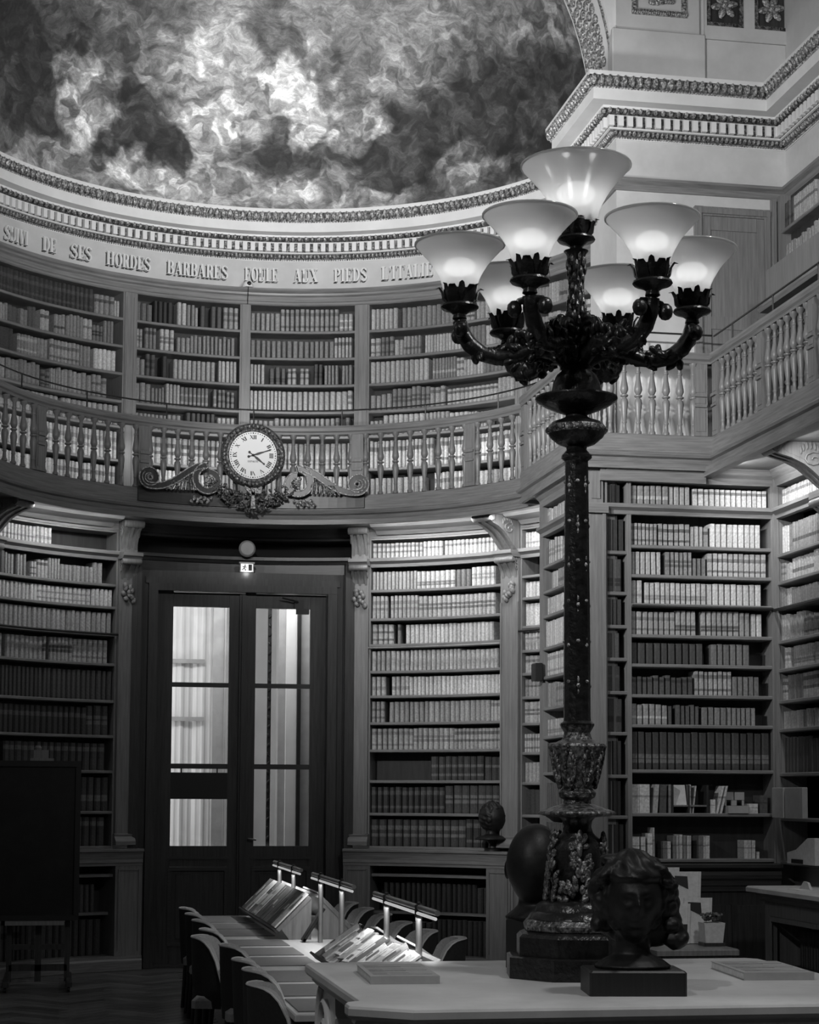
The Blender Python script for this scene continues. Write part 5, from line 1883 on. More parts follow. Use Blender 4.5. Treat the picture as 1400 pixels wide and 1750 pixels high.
RHO = 0.56
arm_src = MB()
for k in range(6):
    fi = rad(33 + 60 * k) - YAW * 0 
    # angle measured from the viewer's side of the stem
    vx, vy = sin(fi), -cos(fi)
    dx, dy = vx * cos(YAW) - vy * -sin(YAW) * 1.0, 0
    # rotate by the camera yaw so that the arms sit as photographed
    dx = vx * cos(-YAW) - vy * sin(-YAW)
    dy = vx * sin(-YAW) + vy * cos(-YAW)
    m2 = MB()
    prof = [(0.04, 3.90, 0.035), (0.10, 3.945, 0.04), (0.17, 3.96, 0.038), (0.24, 3.945, 0.034), (0.31, 3.918, 0.032), (0.38, 3.912, 0.032), (0.45, 3.93, 0.034), (0.51, 3.975, 0.036), (0.545, 4.03, 0.034), (0.56, 4.09, 0.03)]
    m2.tube([(LX + dx * r_, LY + dy * r_, z) for r_, z, w_ in prof], [w_ * 1.12 for _, _, w_ in prof], 10)
    ar = obj('arm', m2, 'bronze', lamp, smooth=50)
    m2 = MB()
    for sg in (-1, 1):   # volutes under the cup
        m2.ell((LX + dx * 0.56 + -dy * sg * 0.075, LY + dy * 0.56 + dx * sg * 0.075, 4.035), (0.036, 0.036, 0.04), 10, 6)
        m2.tube([(LX + dx * 0.55 - dy * sg * 0.02, LY + dy * 0.55 + dx * sg * 0.02, 4.075), (LX + dx * 0.55 - dy * sg * 0.055, LY + dy * 0.55 + dx * sg * 0.055, 4.07), (LX + dx * 0.56 - dy * sg * 0.075, LY + dy * 0.56 + dx * sg * 0.075, 4.04)], 0.018, 6)
    obj('volute', m2, 'bronze', ar, smooth=60)
    m2 = MB()
    rr = random.Random(k)
    for q in range(64):   # curled leaves on the arm
        t_ = rr.uniform(0.05, 0.30) if q < 50 else rr.uniform(0.3, 0.5)
        z = 3.955 + rr.uniform(-0.05, 0.085) * (1.2 - t_ * 1.5) - 0.035 * (t_ > 0.3)
        m2.ell((LX + dx * t_ + rr.uniform(-.035, .035), LY + dy * t_ + rr.uniform(-.035, .035), z), (0.02, 0.02, 0.036), 6, 4, Matrix.Rotation(rr.uniform(-1, 1), 4, 'X') @ Matrix.Rotation(rr.uniform(-1, 1), 4, 'Y'))
    obj('curled_leaves', m2, 'bronze', ar, kind='stuff', smooth=60)
    m2 = MB()   # upper scroll between arm and stem
    pts = [(0.05, 4.04), (0.09, 4.07), (0.14, 4.07), (0.17, 4.03), (0.15, 3.99)]
    m2.tube([(LX + dx * r_, LY + dy * r_, z) for r_, z in pts], [0.022, 0.026, 0.026, 0.022, 0.016], 8)
    m2.ell((LX + dx * 0.075, LY + dy * 0.075, 4.10), (0.028, 0.028, 0.034), 8, 6)
    obj('scroll_branch', m2, 'bronze', ar, smooth=60)
    lamp_head(LX + dx * RHO, LY + dy * RHO, 4.235, 0.212, 0.225, 0.08, 16)
lamp_head(LX, LY, 4.575, 0.262, 0.285, 0.098, 16)

# ------------------------------------------------------------------ marble table
tb = thing('marble_table', (0.45, -8.7, 0), 'large pale marble-topped table with scrolled stone end supports in the foreground', 'table')
plan = [(-0.70, -7.70), (-0.66, -7.66), (1.62, -7.66), (1.67, -7.72), (1.67, -9.40), (1.76, -9.45), (1.76, -9.56), (1.55, -9.78), (-0.54, -9.78), (-0.77, -9.60), (-0.77, -9.50), (-0.70, -9.45)]
m_ = MB()


def inset(pl, k, cx=0.48, cy=-8.7):
    return [(cx + (x - cx) * (1 - k / 1.2), cy + (y - cy) * (1 - k / 1.0)) for x, y in pl]


rings = [(inset(plan, 0.05), 0.90), (inset(plan, 0.03), 0.92), (inset(plan, 0.035), 0.935), (inset(plan, 0.008), 0.945), (inset(plan, 0.0), 0.958), (inset(plan, 0.0), 0.985), (inset(plan, 0.006), 0.995), (inset(plan, 0.016), 1.0)]
vs = [Vector((x, y, z)) for p, z in rings for x, y in p]
n = len(plan)
fs = [tuple(range(n - 1, -1, -1)), tuple((len(rings) - 1) * n + i for i in range(n))]
for r_ in range(len(rings) - 1):
    for i in range(n):
        j = (i + 1) % n
        fs.append((r_ * n + i, r_ * n + j, r_ * n + n + j, r_ * n + n + i))
m_.add(vs, fs)
obj('table_top', m_, 'marble', tb, smooth=30)
m_ = MB(); m_.box(-0.45, 1.42, -9.45, -7.9, 0.80, 0.90)
obj('apron', m_, 'marble', tb)
for xs in (-0.62, 1.58):
    for yc in (-8.05, -9.25):
        m_ = MB()
        out = [(-0.18, 0), (0.2, 0), (0.2, 0.1), (0.1, 0.2), (0.1, 0.4), (0.22, 0.55), (0.26, 0.72), (0.2, 0.86), (0.1, 0.90), (-0.28, 0.90), (-0.30, 0.8), (-0.2, 0.6), (-0.16, 0.3)]
        m_.prism([(yc + a, b) for a, b in out], xs - 0.02, xs + 0.14, lambda y, z, x: Vector((x, y, z)))
        sp = obj('end_support', m_, 'marble', tb)
        m_ = MB()
        sgx = -1 if xs < 0 else 1
        fx = xs - 0.03 if xs < 0 else xs + 0.15
        pts = [(fx, yc + (0.03 + 0.0052 * q) * cos(q * 0.35), 0.70 + (0.03 + 0.0052 * q) * sin(q * 0.35)) for q in range(40)]
        m_.tube(pts, 0.018, 6)
        m_.ell((fx, yc, 0.70), (0.03, 0.04, 0.04), 10, 6)
        obj('volute', m_, 'marble', sp, smooth=60)
m_ = MB(); m_.box(-0.5, 1.5, -8.75, -8.55, 0.0, 0.8)
obj('stretcher_wall', m_, 'marble', tb)


def closed_book(label, x, y, w, l, h, ang, z=1.0, cover='paper', cat='book'):
    t_ = thing('book', (x, y, z), label, cat)
    M = Matrix.Translation((x, y, z)) @ Matrix.Rotation(ang, 4, 'Z')
    m_ = MB(); m_.box(-w / 2 + 0.004, w / 2 - 0.004, -l / 2 + 0.004, l / 2 - 0.004, 0.003, h - 0.003, M)
    obj('page_block', m_, 'paper', t_)
    for z0, z1 in ((0, 0.003), (h - 0.003, h)):
        m_ = MB(); m_.box(-w / 2, w / 2, -l / 2, l / 2, z0, z1, M)
        obj('cover', m_, cover if z0 > 0 else 'grey_plastic', t_)
    m_ = MB(); m_.box(-w / 2, w / 2, -l / 2 - 0.002, -l / 2 + 0.002, 0, h, M)
    obj('spine', m_, 'grey_plastic', t_)
    m_ = MB()
    for q in range(16):
        m_.box(-w / 2 + 0.02, w / 2 - (0.02 + 0.1 * ((q * 7) % 3)), l / 2 - 0.06 - q * 0.032, l / 2 - 0.055 - q * 0.032, h, h + 0.0006, M)
    obj('printed_lines', m_, 'fabric', t_)
    return t_


closed_book('grey printed volume lying on the left part of the marble table', -0.38, -8.50, 0.31, 0.62, 0.036, rad(-3), cover='grey_plastic')
closed_book('grey printed volume lying on the right part of the marble table', 1.36, -8.55, 0.33, 0.60, 0.036, rad(-5), cover='grey_plastic')


# ------------------------------------------------------------------ bronze heads
def bust_head(name, label, loc, rotz, H, plinth, hair='short', neck_dx=0.0, neck=0.86, chest=0.36):
    """head of height H standing on a neck and a small chest; sculpted sphere joined by a voxel remesh"""
    t_ = thing(name, loc, label, 'sculpture', rotz=rotz)
    m_ = MB()
    hz = plinth + H * neck
    n, k = 72, 56
    vs, fs = [], []
    def g(x, c, w): return math.exp(-((x - c) / w) ** 2)
    for j in range(k + 1):
        ph = pi * j / k
        for i in range(n):
            a = 2 * pi * i / n        # a = 0 is the face (-Y)
            x, y, z = sin(ph) * sin(a), -sin(ph) * cos(a), -cos(ph)
            sx, sy, sz = 0.36, 0.45, 0.53
            if z < 0:
                sx *= 1 - 0.30 * (-z) ** 1.4
                sy *= 1 - 0.22 * (-z) ** 1.6
            X, Y, Z = x * sx, y * sy, z * sz
            front = max(0.0, -y)
            u_ = x
            push = 0.0
            push += 0.14 * g(u_, 0, 0.11) * g(z, -0.16, 0.16) * front           # nose
            push += 0.05 * g(u_, 0, 0.09) * g(z, 0.05, 0.2) * front              # bridge
            push += 0.035 * g(abs(u_), 0.26, 0.2) * g(z, 0.14, 0.07) * front     # brow
            push -= 0.06 * g(abs(u_), 0.30, 0.13) * g(z, 0.0, 0.09) * front      # eye sockets
            push += 0.022 * g(abs(u_), 0.30, 0.08) * g(z, 0.0, 0.05) * front     # eyes
            push += 0.045 * g(abs(u_), 0.42, 0.2) * g(z, -0.22, 0.16) * front    # cheeks
            push += 0.04 * g(u_, 0, 0.2) * g(z, -0.44, 0.05) * front             # upper lip
            push -= 0.025 * g(u_, 0, 0.22) * g(z, -0.51, 0.025) * front          # mouth line
            push += 0.04 * g(u_, 0, 0.18) * g(z, -0.58, 0.05) * front            # lower lip
            push -= 0.03 * g(u_, 0, 0.25) * g(z, -0.68, 0.05) * front
            push += 0.07 * g(u_, 0, 0.25) * g(z, -0.84, 0.12) * front            # chin
            if hair != 'bald':
                hm = 1.0 if (y > -0.15 or z > 0.55) else 0.0
                if hair == 'long' and (y > -0.45 or z > 0.42): hm = 1.0
                if z < -0.65: hm *= 0.2
                amp = 0.035 if hair == 'short' else 0.09
                push += hm * (amp + 0.025 * sin(a * 11 + z * 9) + 0.02 * sin(z * 23 + a * 5))
            l = math.sqrt(X * X + Y * Y + Z * Z) or 1
            f_ = 1 + push / l * 0.55
            vs.append((X * f_ * H, Y * f_ * H, hz - 0.22 * H + Z * f_ * H))
    for j in range(k):
        for i in range(n):
            i2 = (i + 1) % n
            fs.append((j * n + i, j * n + i2, (j + 1) * n + i2, (j + 1) * n + i))
    m_.add(vs, fs)
    # ears
    for sg in (-1, 1):
        m_.ell((sg * 0.36 * H, 0.03 * H, hz - 0.26 * H), (0.035 * H, 0.07 * H, 0.12 * H), 10, 8)
    # neck and chest
    nz = hz - 0.60 * H
    m_.lathe([(0.0, plinth - 0.002), (chest * H, plinth - 0.002), ((chest + 0.02) * H, plinth + 0.03 * H), (chest * 0.83 * H, plinth + 0.10 * H), (0.22 * H, plinth + 0.17 * H), (0.20 * H, plinth + 0.26 * H), (0.20 * H, nz + 0.18 * H), (0.22 * H, nz + 0.30 * H), (0.0, nz + 0.34 * H)], 28,
             Matrix.Translation((neck_dx, 0.03 * H, 0)) @ Matrix.Diagonal((1.0, 0.85, 1, 1)))
    if hair == 'long':   # heavy locks falling on one side and over the brow
        rr = random.Random(2)
        m_.ell((0.07 * H, 0.16 * H, hz - 0.36 * H), (0.50 * H, 0.26 * H, 0.44 * H), 20, 14)
        m_.ell((0.24 * H, 0.10 * H, hz - 0.50 * H), (0.34 * H, 0.2 * H, 0.30 * H), 20, 14, Matrix.Rotation(0.3, 4, 'Y'))
        for q in range(60):     # hair mass, thicker on the viewer's right
            f_ = rr.random()
            ang_ = rad(rr.uniform(-20, 200))
            m_.ell((0.36 * H * cos(ang_), 0.10 * H + 0.30 * H * sin(ang_), hz - 0.62 * H + 0.72 * H * f_), (0.12 * H, 0.12 * H, rr.uniform(0.07, 0.13) * H), 8, 6, Matrix.Rotation(rr.uniform(-.5, .5), 4, 'Y'))
        for q in range(34):
            f_ = q / 33
            m_.ell((0.38 * H + 0.13 * H * f_ + rr.uniform(-.07, .05) * H, 0.03 * H + rr.uniform(-.10, .14) * H, hz - 0.02 * H - 0.70 * H * f_), (rr.uniform(.09, .15) * H, 0.14 * H, rr.uniform(.08, .16) * H), 8, 6, Matrix.Rotation(rr.uniform(-.7, .7), 4, 'Y'))
            if q < 24:
                m_.ell((-0.40 * H - 0.04 * H * sin(q * 0.3) + rr.uniform(-.02, .02) * H, 0.02 * H + rr.uniform(-.08, .08) * H, hz - 0.02 * H - 0.74 * H * f_), (0.085 * H, 0.11 * H, 0.09 * H), 8, 6)
        for q in range(26):
            a = pi * q / 25
            m_.ell((0.38 * H * cos(a), -0.17 * H + rr.uniform(-.04, .02) * H, hz - 0.02 * H + 0.24 * H * sin(a)), (0.09 * H, 0.09 * H, rr.uniform(.04, .06) * H), 8, 6, Matrix.Rotation(rr.uniform(-.4, .4), 4, 'Y'))
        for q in range(16):
            m_.ell((rr.uniform(-.3, .25) * H, rr.uniform(-.1, .25) * H, hz + 0.22 * H + rr.uniform(-.02, .03) * H), (0.14 * H, 0.14 * H, 0.06 * H), 8, 6)
    o = obj('head', m_, 'bronze_bust', t_, world=False, smooth=60)
    md = o.modifiers.new('remesh', 'REMESH')
    md.mode = 'VOXEL'
    md.voxel_size = H * 0.018
    md.use_smooth_shade = True
    return t_


# front bust on a low wooden block, facing the viewer
b1 = bust_head('bust', 'dark bronze head with long hair facing the viewer on a wooden block', (0.50, -9.30, 1.0), rad(-8), 0.36, 0.105, 'long', 0.0, 1.04, 0.44)
m_ = MB(); m_.cbox(-0.205, 0.205, -0.15, 0.15, 0, 0.105, 0.008)
obj('block', m_, 'plinth_wood', b1, world=False)
# back bust seen from behind beside the candelabrum foot
b2 = bust_head('bust', 'dark bronze head seen from behind at the left of the candelabrum foot', (0.40, -8.02, 1.0), rad(150), 0.40, 0.23, 'bald')
m_ = MB(); m_.cbox(-0.12, 0.12, -0.12, 0.12, 0, 0.235, 0.006)
obj('block', m_, 'black', b2, world=False)
# small bust on the ledge of the base cabinet
q = polar(3.34, 49.2)
b3 = bust_head('bust', 'small dark bust on the cabinet ledge right of the door', (q[0], q[1], 1.262), rad(60), 0.32, 0.12, 'short', 0.0, 0.92, 0.62)
m_ = MB(); m_.lathe([(0.09, 0), (0.09, 0.02), (0.05, 0.035), (0.045, 0.08), (0.08, 0.12), (0.1, 0.13)], 14)
obj('socle', m_, 'black', b3, world=False, smooth=40)

# ------------------------------------------------------------------ reading table with pads, lamps, book rests
TX0, TX1, TY0, TY1, TZ = -0.73, 0.66, -7.55, 0.30, 0.73
rt_ = thing('reading_table', (-0.03, -3.6, 0), 'long light wood reading table that runs towards the glazed door', 'table')
m_ = MB(); m_.cbox(TX0, TX1, TY0, TY1, TZ - 0.035, TZ, 0.006)
obj('table_top', m_, 'table_wood', rt_)
for yy in (-7.2, -4.9, -2.5, -0.1):
    for xx in (TX0 + 0.35, TX1 - 0.35):
        m_ = MB(); m_.cbox(xx - 0.035, xx + 0.035, yy - 0.035, yy + 0.035, 0, TZ - 0.035, 0.006)
        obj('leg', m_, 'steel_dark', rt_)
m_ = MB(); m_.box(TX0 + 0.3, TX1 - 0.3, TY0 + 0.2, TY1 - 0.2, TZ - 0.11, TZ - 0.035)
obj('apron', m_, 'steel_dark', rt_)

PADS = [(-0.66, 0.24), (-1.46, -0.78), (-2.24, -1.55), (-3.22, -2.62), (-4.04, -3.40), (-4.85, -4.20), (-5.90, -5.20), (-6.70, -6.05), (-7.45, -6.85)]
for k, (y0, y1) in enumerate(PADS):
    m_ = MB(); m_.cbox(-0.70, -0.235, y0, y1, TZ, TZ + 0.006, 0.003)
    where = ['farthest along', 'second from the far end along', 'third from the far end along', 'fourth from the far end along', 'fifth from the far end along', 'sixth from the far end along', 'third from the near end along', 'second from the near end along', 'nearest along'][k]
    obj('desk_pad', m_, 'desk_leather', label='grey desk pad %s the reading table' % where, cat='desk pad', group='desk pads on the reading table')

LTX = 0.03
for k, (y0, y1) in enumerate(((-1.72, 0.24), (-4.54, -2.45), (-7.40, -5.40))):
    lb = thing('desk_lamp', (LTX, (y0 + y1) / 2, TZ), ['slim metal tube lamp over the far end of the reading table', 'slim metal tube lamp over the middle of the reading table', 'slim metal tube lamp nearest the marble table'][k], 'lamp', 'tube lamps on the reading table')
    m_ = MB(); m_.tube([(LTX, y0, 1.222), (LTX, y1, 1.222)], 0.016, 10)
    obj('upper_tube', m_, 'metal', lb, smooth=50)
    m_ = MB(); m_.tube([(LTX - 0.01, y0, 1.192), (LTX - 0.01, y1, 1.192)], 0.009, 8)
    obj('light_tube', m_, 'tube_lit', lb, smooth=50)
    for f_ in (0.22, 0.74):
        yy = y1 + (y0 - y1) * f_
        m_ = MB(); m_.tube([(LTX, yy, TZ), (LTX, yy, 1.19)], 0.019, 8)
        obj('post', m_, 'metal', lb, smooth=50)
        m_ = MB(); m_.lathe([(0.024, 0), (0.024, 0.06), (0.012, 0.068), (0.012, 0.075), (0.0, 0.078)], 8, Matrix.Translation((LTX, yy, 1.175)))
        obj('clamp', m_, 'steel_dark', lb, smooth=50)
    area('desk_tube_light', (LTX - 0.01, (y0 + y1) / 2, 1.165), (-0.25, 0, -1), 0.04, abs(y1 - y0), 4.2, (1, 0, 0), 150)


def rest(label, y0, y1, dz=0.0):
    """A-frame display rest with two sloping boards"""
    t_ = thing('book_rest', (LTX, (y0 + y1) / 2, TZ), label, 'book stand', 'sloped book rests on the reading table')
    for sg, nm in ((-1, 'left'), (1, 'right')):
        m_ = MB()
        poly = [(LTX + sg * 0.03, 1.045 - dz), (LTX + sg * 0.05, 1.06 - dz), (LTX + sg * 0.300, 0.81 - dz * .2), (LTX + sg * 0.280, 0.79 - dz * .2)]
        m_.prism(poly, y0, y1, lambda x, z, y: Vector((x, y, z)))
        obj('sloping_board', m_, 'wood', t_)
        m_ = MB()
        poly = [(LTX + sg * 0.285, 0.785), (LTX + sg * 0.325, 0.825), (LTX + sg * 0.335, 0.815), (LTX + sg * 0.295, 0.775)]
        m_.prism(poly, y0 - 0.01, y1 + 0.01, lambda x, z, y: Vector((x, y, z)))
        obj('stop_rail', m_, 'wood_dark', t_)
        for yy in (y0 + 0.02, y1 - 0.02):
            m_ = MB()
            poly = [(LTX + sg * 0.03, TZ), (LTX + sg * 0.03, 1.045 - dz), (LTX + sg * 0.26, 0.81), (LTX + sg * 0.20, TZ)]
            m_.prism(poly, yy - 0.012, yy + 0.012, lambda x, z, y: Vector((x, y, z)))
            obj('end_panel', m_, 'wood', t_)
    return t_


rest('sloped oak book rest at the far half of the reading table, magazines on it', -2.62, 0.12)
rest('sloped oak book rest nearer the marble table, heaped with magazines', -7.25, -4.85, 0.09)
slope = math.atan2(0.25, 0.25)


def mag(y, w, l, tone, label, lift=0.0, sg=-1, tilt=0.0, down=0.0, cat='magazine', nm='magazine'):
    """magazine lying on a sloping board"""
    dz = 0.09 if y < -4 else 0.0
    slope = math.atan2(0.25 - dz * 0.8, 0.25)
    top = Vector((LTX + sg * 0.05, y, 1.064 - dz + lift))
    ax = Vector((sg * cos(slope), 0, -sin(slope)))
    nrm = Vector((sg * sin(slope), 0, cos(slope)))
    yv = Vector((0, 1, 0))
    yv2 = (yv * cos(tilt) + ax * sin(tilt)).normalized()
    ax2 = (ax * cos(tilt) - yv * sin(tilt)).normalized()
    o0 = top + ax * (math.hypot(0.25, 0.25 - dz * 0.8) - l - down) + nrm * 0.003
    t_ = thing(nm, o0, label, cat, 'magazines on the book rests')
    m_ = MB()
    m_.tones = True
    rr = random.Random(int(abs(y) * 1000) + int(lift * 1e4))
    c8 = [o0 + ax2 * a + yv2 * (b * w) + nrm * c for c in (0, 0.012) for a in (0, l) for b in (-0.5, 0.5)]
    m_.add(c8, [(0, 2, 3, 1), (4, 5, 7, 6), (0, 1, 5, 4), (2, 6, 7, 3), (0, 4, 6, 2), (1, 3, 7, 5)], [tone] * 6)
    obj('cover', m_, 'book', t_)
    m_ = MB()
    m_.tones = True
    for q in range(5):
        a0, a1 = sorted((rr.uniform(0.03, 0.97), rr.uniform(0.03, 0.97)))
        b0, b1 = sorted((rr.uniform(-0.46, 0.46), rr.uniform(-0.46, 0.46)))
        a1 = min(a1, a0 + 0.35)
        hh = 0.0125 + 0.0004 * q
        m_.add([o0 + ax2 * (a0 * l) + yv2 * (b0 * w) + nrm * hh, o0 + ax2 * (a0 * l) + yv2 * (b1 * w) + nrm * hh, o0 + ax2 * (a1 * l) + yv2 * (b1 * w) + nrm * hh, o0 + ax2 * (a1 * l) + yv2 * (b0 * w) + nrm * hh], [(0, 1, 2, 3)], [rr.choice([0.05, 0.12, 0.6, 0.5])])
    obj('cover_print', m_, 'book', t_)
    return t_


TN1 = [0.07, 0.5, 0.14, 0.32, 0.09, 0.12, 0.2, 0.06, 0.62]
W1 = ['dark glossy', 'pale narrow', 'grey', 'light grey', 'dark', 'grey printed', 'grey striped', 'black', 'plain white']
for k in range(9):
    mag(-0.05 - 0.30 * k, 0.255, 0.36, TN1[k], '%s magazine, number %d from the door end of the far book rest' % (W1[k], k + 1) if False else '%s magazine on the far book rest, %s' % (W1[k], ['at the door end', 'beside the door-end one', 'third from the door', 'fourth from the door', 'in the middle', 'just past the middle', 'third from the near end', 'beside the white one', 'at the near end'][k]))
POSN = ['at the far end', 'second from the far end', 'third from the far end', 'fourth from the far end', 'left of the middle', 'in the middle', 'right of the middle', 'fourth from the near end', 'third from the near end', 'second from the near end', 'at the near end']
rr = random.Random(8)
for k in range(11):
    tn = rr.choice([0.08, 0.2, 0.35, 0.55, 0.6])
    mag(-4.98 - 0.21 * k, 0.22, 0.32, tn, '%s magazine on the near book rest, lower layer, %s' % ('dark' if tn < 0.15 else 'grey' if tn < 0.4 else 'white', POSN[k]), 0.0, tilt=rr.uniform(-.06, .06))
    if k < 10:
        tn = rr.choice([0.1, 0.3, 0.55, 0.62])
        mag(-5.1 - 0.21 * k, 0.19, 0.26, tn, '%s magazine on the near book rest, upper layer, %s' % ('dark' if tn < 0.15 else 'grey' if tn < 0.4 else 'white', POSN[k]), 0.018, tilt=rr.uniform(-.2, .2), down=rr.uniform(0.0, 0.07))
mag(-1.9, 0.9, 0.36, 0.55, 'open pale folio on the far side of the far book rest', 0.0, sg=1)
mag(-5.2, 0.5, 0.34, 0.5, 'crumpled pale paper on the far side of the near book rest', 0.0, sg=1, tilt=0.1)
mag(-6.4, 0.5, 0.34, 0.45, 'folded newspaper on the far side of the near book rest, near end', 0.0, sg=1, tilt=-0.1)
# black supports that prop the rests
for yy, nm in ((-2.85, 'black folded stand leaning beside the far book rest'), (-4.72, 'black folded stand leaning at the far end of the near book rest')):
    m_ = MB()
    M = Matrix.Translation((-0.10, yy, TZ)) @ Matrix.Rotation(rad(32), 4, 'Y')
    m_.cbox(-0.012, 0.012, -0.06, 0.06, 0.01, 0.30, 0.004, M)
    m_.tube([M @ Vector((0, -0.06, 0.02)), M @ Vector((0, 0.06, 0.02))], 0.014, 8)
    obj('folded_stand', m_, 'black', label=nm, cat='stand')


# ------------------------------------------------------------------ chairs
def make_chair():
    t_ = thing('reading_chair', (0, 0, 0))
    m_ = MB(); m_.cbox(-0.24, 0.24, -0.22, 0.25, 0.40, 0.48, 0.03)
    obj('seat', m_, 'fabric', t_, world=False, smooth=30)
    # curved back; the chair faces +Y, back at -Y
    outer, inner, edge = MB(), MB(), MB()
    A = [rad(-172 + 164 * i / 18) for i in range(19)]
    def ring(ri, ro, z, shrink):
        return [(cos(a) * ri * 1.0, 0.02 + sin(a) * ri * 0.98, z) for a in A]
    def topz(i):
        q = abs(i - 9) / 9.0
        return 0.865 - 0.30 * q ** 6
    vo, vi = [], []
    for i, a in enumerate(A):
        zt = topz(i)
        for (z, ro) in ((0.40, 0.262), (0.60, 0.275), (zt, 0.285)):
            vo.append((cos(a) * ro, 0.03 + sin(a) * ro, z))
        for (z, ri) in ((0.46, 0.225), (0.62, 0.228), (zt, 0.232)):
            vi.append((cos(a) * ri, 0.03 + sin(a) * ri, z))
    fo = []
    for i in range(18):
        for k in range(2):
            fo.append((3 * i + k, 3 * i + 3 + k, 3 * i + 4 + k, 3 * i + 1 + k))
    # closed shell: outer skin, end strips and underside
    nb_ = len(vo)
    fs_ = list(fo)
    for i in range(18):
        fs_.append((3 * i, nb_ + 3 * i, nb_ + 3 * i + 3, 3 * i + 3))
    fs_ += [(0, 1, nb_ + 1, nb_), (1, 2, nb_ + 2, nb_ + 1), (54, nb_ + 54, nb_ + 55, 55), (55, nb_ + 55, nb_ + 56, 56)]
    outer.add(vo + vi, fs_)
    obj('backrest_shell', outer, 'fabric_dark', t_, world=False, smooth=50)
    inner.add(vi, [tuple(reversed(f)) for f in fo])
    tv = []
    for i in range(19):
        tv += [vo[3 * i + 2], vi[3 * i + 2]]
    inner.add(tv, [(2 * i, 2 * i + 2, 2 * i + 3, 2 * i + 1) for i in range(18)])
    obj('backrest_padding', inner, 'fabric', t_, world=False, smooth=50)
    edge.tube([Vector(vo[3 * i + 2]) for i in range(19)], 0.006, 5)
    obj('piping', edge, 'piping', t_, world=False, smooth=50)
    for sx in (-1, 1):
        for sy, z1 in ((-1, 0.42), (1, 0.42)):
            m_ = MB()
            m_.tube([(sx * 0.19, sy * 0.17, z1), (sx * 0.215, sy * 0.20, 0.0)], [0.026, 0.016], 8)
            obj('leg', m_, 'black', t_, world=False, smooth=50)
    return t_


ch0 = make_chair()
CH = [(-0.64, -0.75, 0), (-0.64, -1.55, 0), (-0.64, -2.35, 0), (-0.655, -3.35, 0), (-0.76, -4.05, -12), (-0.63, -4.80, 0), (-0.645, -5.88, 0), (-0.645, -6.53, 0), (-0.70, -7.35, -5)]
wl = ['farthest from the viewer on the left of the reading table', 'second from the door on the left of the table', 'third from the door on the left of the table', 'fourth from the door on the left of the table', 'pulled out and turned, midway along the left of the table',
      'sixth from the door on the left of the table', 'third from the near end on the left of the table', 'second from the near end on the left of the table', 'nearest the viewer on the left of the table']
for k, (x, y, r_) in enumerate(CH):
    c = ch0 if k == 0 else copy_tree(ch0)
    c.location = (x, y, 0)
    c.rotation_euler = (0, 0, rad(-90 + r_))
    props(c, 'dark piped barrel chair, ' + wl[k], 'chair', 'chairs on the left of the reading table')
CR = [(0.50, -0.1, 4), (0.50, -0.95, 0), (0.52, -1.75, -4), (0.50, -2.75, 0), (0.52, -3.65, 3), (0.58, -4.35, -6)]
wr = ['farthest from the viewer', 'second from the door', 'third from the door', 'fourth from the door', 'behind the near lamp post', 'nearest the marble table, brightly lit']
for k, (x, y, r_) in enumerate(CR):
    c = copy_tree(ch0)
    c.location = (x, y, 0)
    c.rotation_euler = (0, 0, rad(90 + r_))
    props(c, 'grey barrel chair right of the reading table, ' + wr[k], 'chair', 'chairs on the right of the reading table')

# ------------------------------------------------------------------ easel with a dark picture
ez = thing('easel', (-2.0, 1.25, 0), 'studio easel with wooden tray standing left of the door', 'easel')
for xx in (-2.36, -1.82):
    m_ = MB(); m_.box(xx - 0.025, xx + 0.025, 1.30, 1.36, 0.06, 1.4)
    obj('upright', m_, 'wood_dark', ez)
m_ = MB(); m_.box(-2.12, -2.06, 1.30, 1.36, 0.06, 2.24)
obj('mast', m_, 'wood_dark', ez)
m_ = MB(); m_.box(-2.40, -1.85, 1.12, 1.30, 0.60, 0.64)
obj('tray', m_, 'wood', ez)
m_ = MB(); m_.box(-2.20, -1.98, 1.18, 1.36, 2.145, 2.17); m_.box(-2.17, -2.03, 1.24, 1.34, 2.17, 2.25); m_.lathe([(0.03, 0), (0.034, 0.02), (0.02, 0.04)], 10, Matrix.Translation((-2.13, 1.27, 2.25)))
obj('top_clamp', m_, 'wood', ez)
for xx in (-2.38, -1.80):
    m_ = MB(); m_.cbox(xx - 0.03, xx + 0.03, 0.85, 1.85, 0.05, 0.10, 0.006)
    obj('foot', m_, 'wood_dark', ez)
    for yy in (0.9, 1.8):
        m_ = MB(); m_.lathe([(0.026, -0.012), (0.026, 0.012)], 12, Matrix.Translation((xx, yy, 0.028)) @ Matrix.Rotation(pi / 2, 4, 'Y'))
        obj('castor', m_, 'black', ez)
m_ = MB(); m_.box(-2.36, -1.82, 1.30, 1.36, 0.16, 0.22); m_.box(-2.36, -1.82, 1.30, 1.36, 0.36, 0.41)
obj('crossbar', m_, 'wood_dark', ez)
pc = thing('picture', (-2.12, 1.2, 0.64), 'large very dark framed picture on the easel', 'picture')
m_ = MB(); m_.box(-2.50, -1.75, 1.20, 1.24, 0.66, 2.12)
obj('canvas', m_, 'canvas_dark', pc)
for (a, b, c, d) in ((-2.53, -1.72, 0.64, 0.69), (-2.53, -1.72, 2.09, 2.145), (-2.53, -2.48, 0.69, 2.09), (-1.77, -1.72, 0.69, 2.09)):
    m_ = MB(); m_.box(a, b, 1.175, 1.25, c, d)
    obj('frame_member', m_, 'black', pc)

# ------------------------------------------------------------------ things on the lower shelves of the wall bookcase
YS = perpY + 0.05


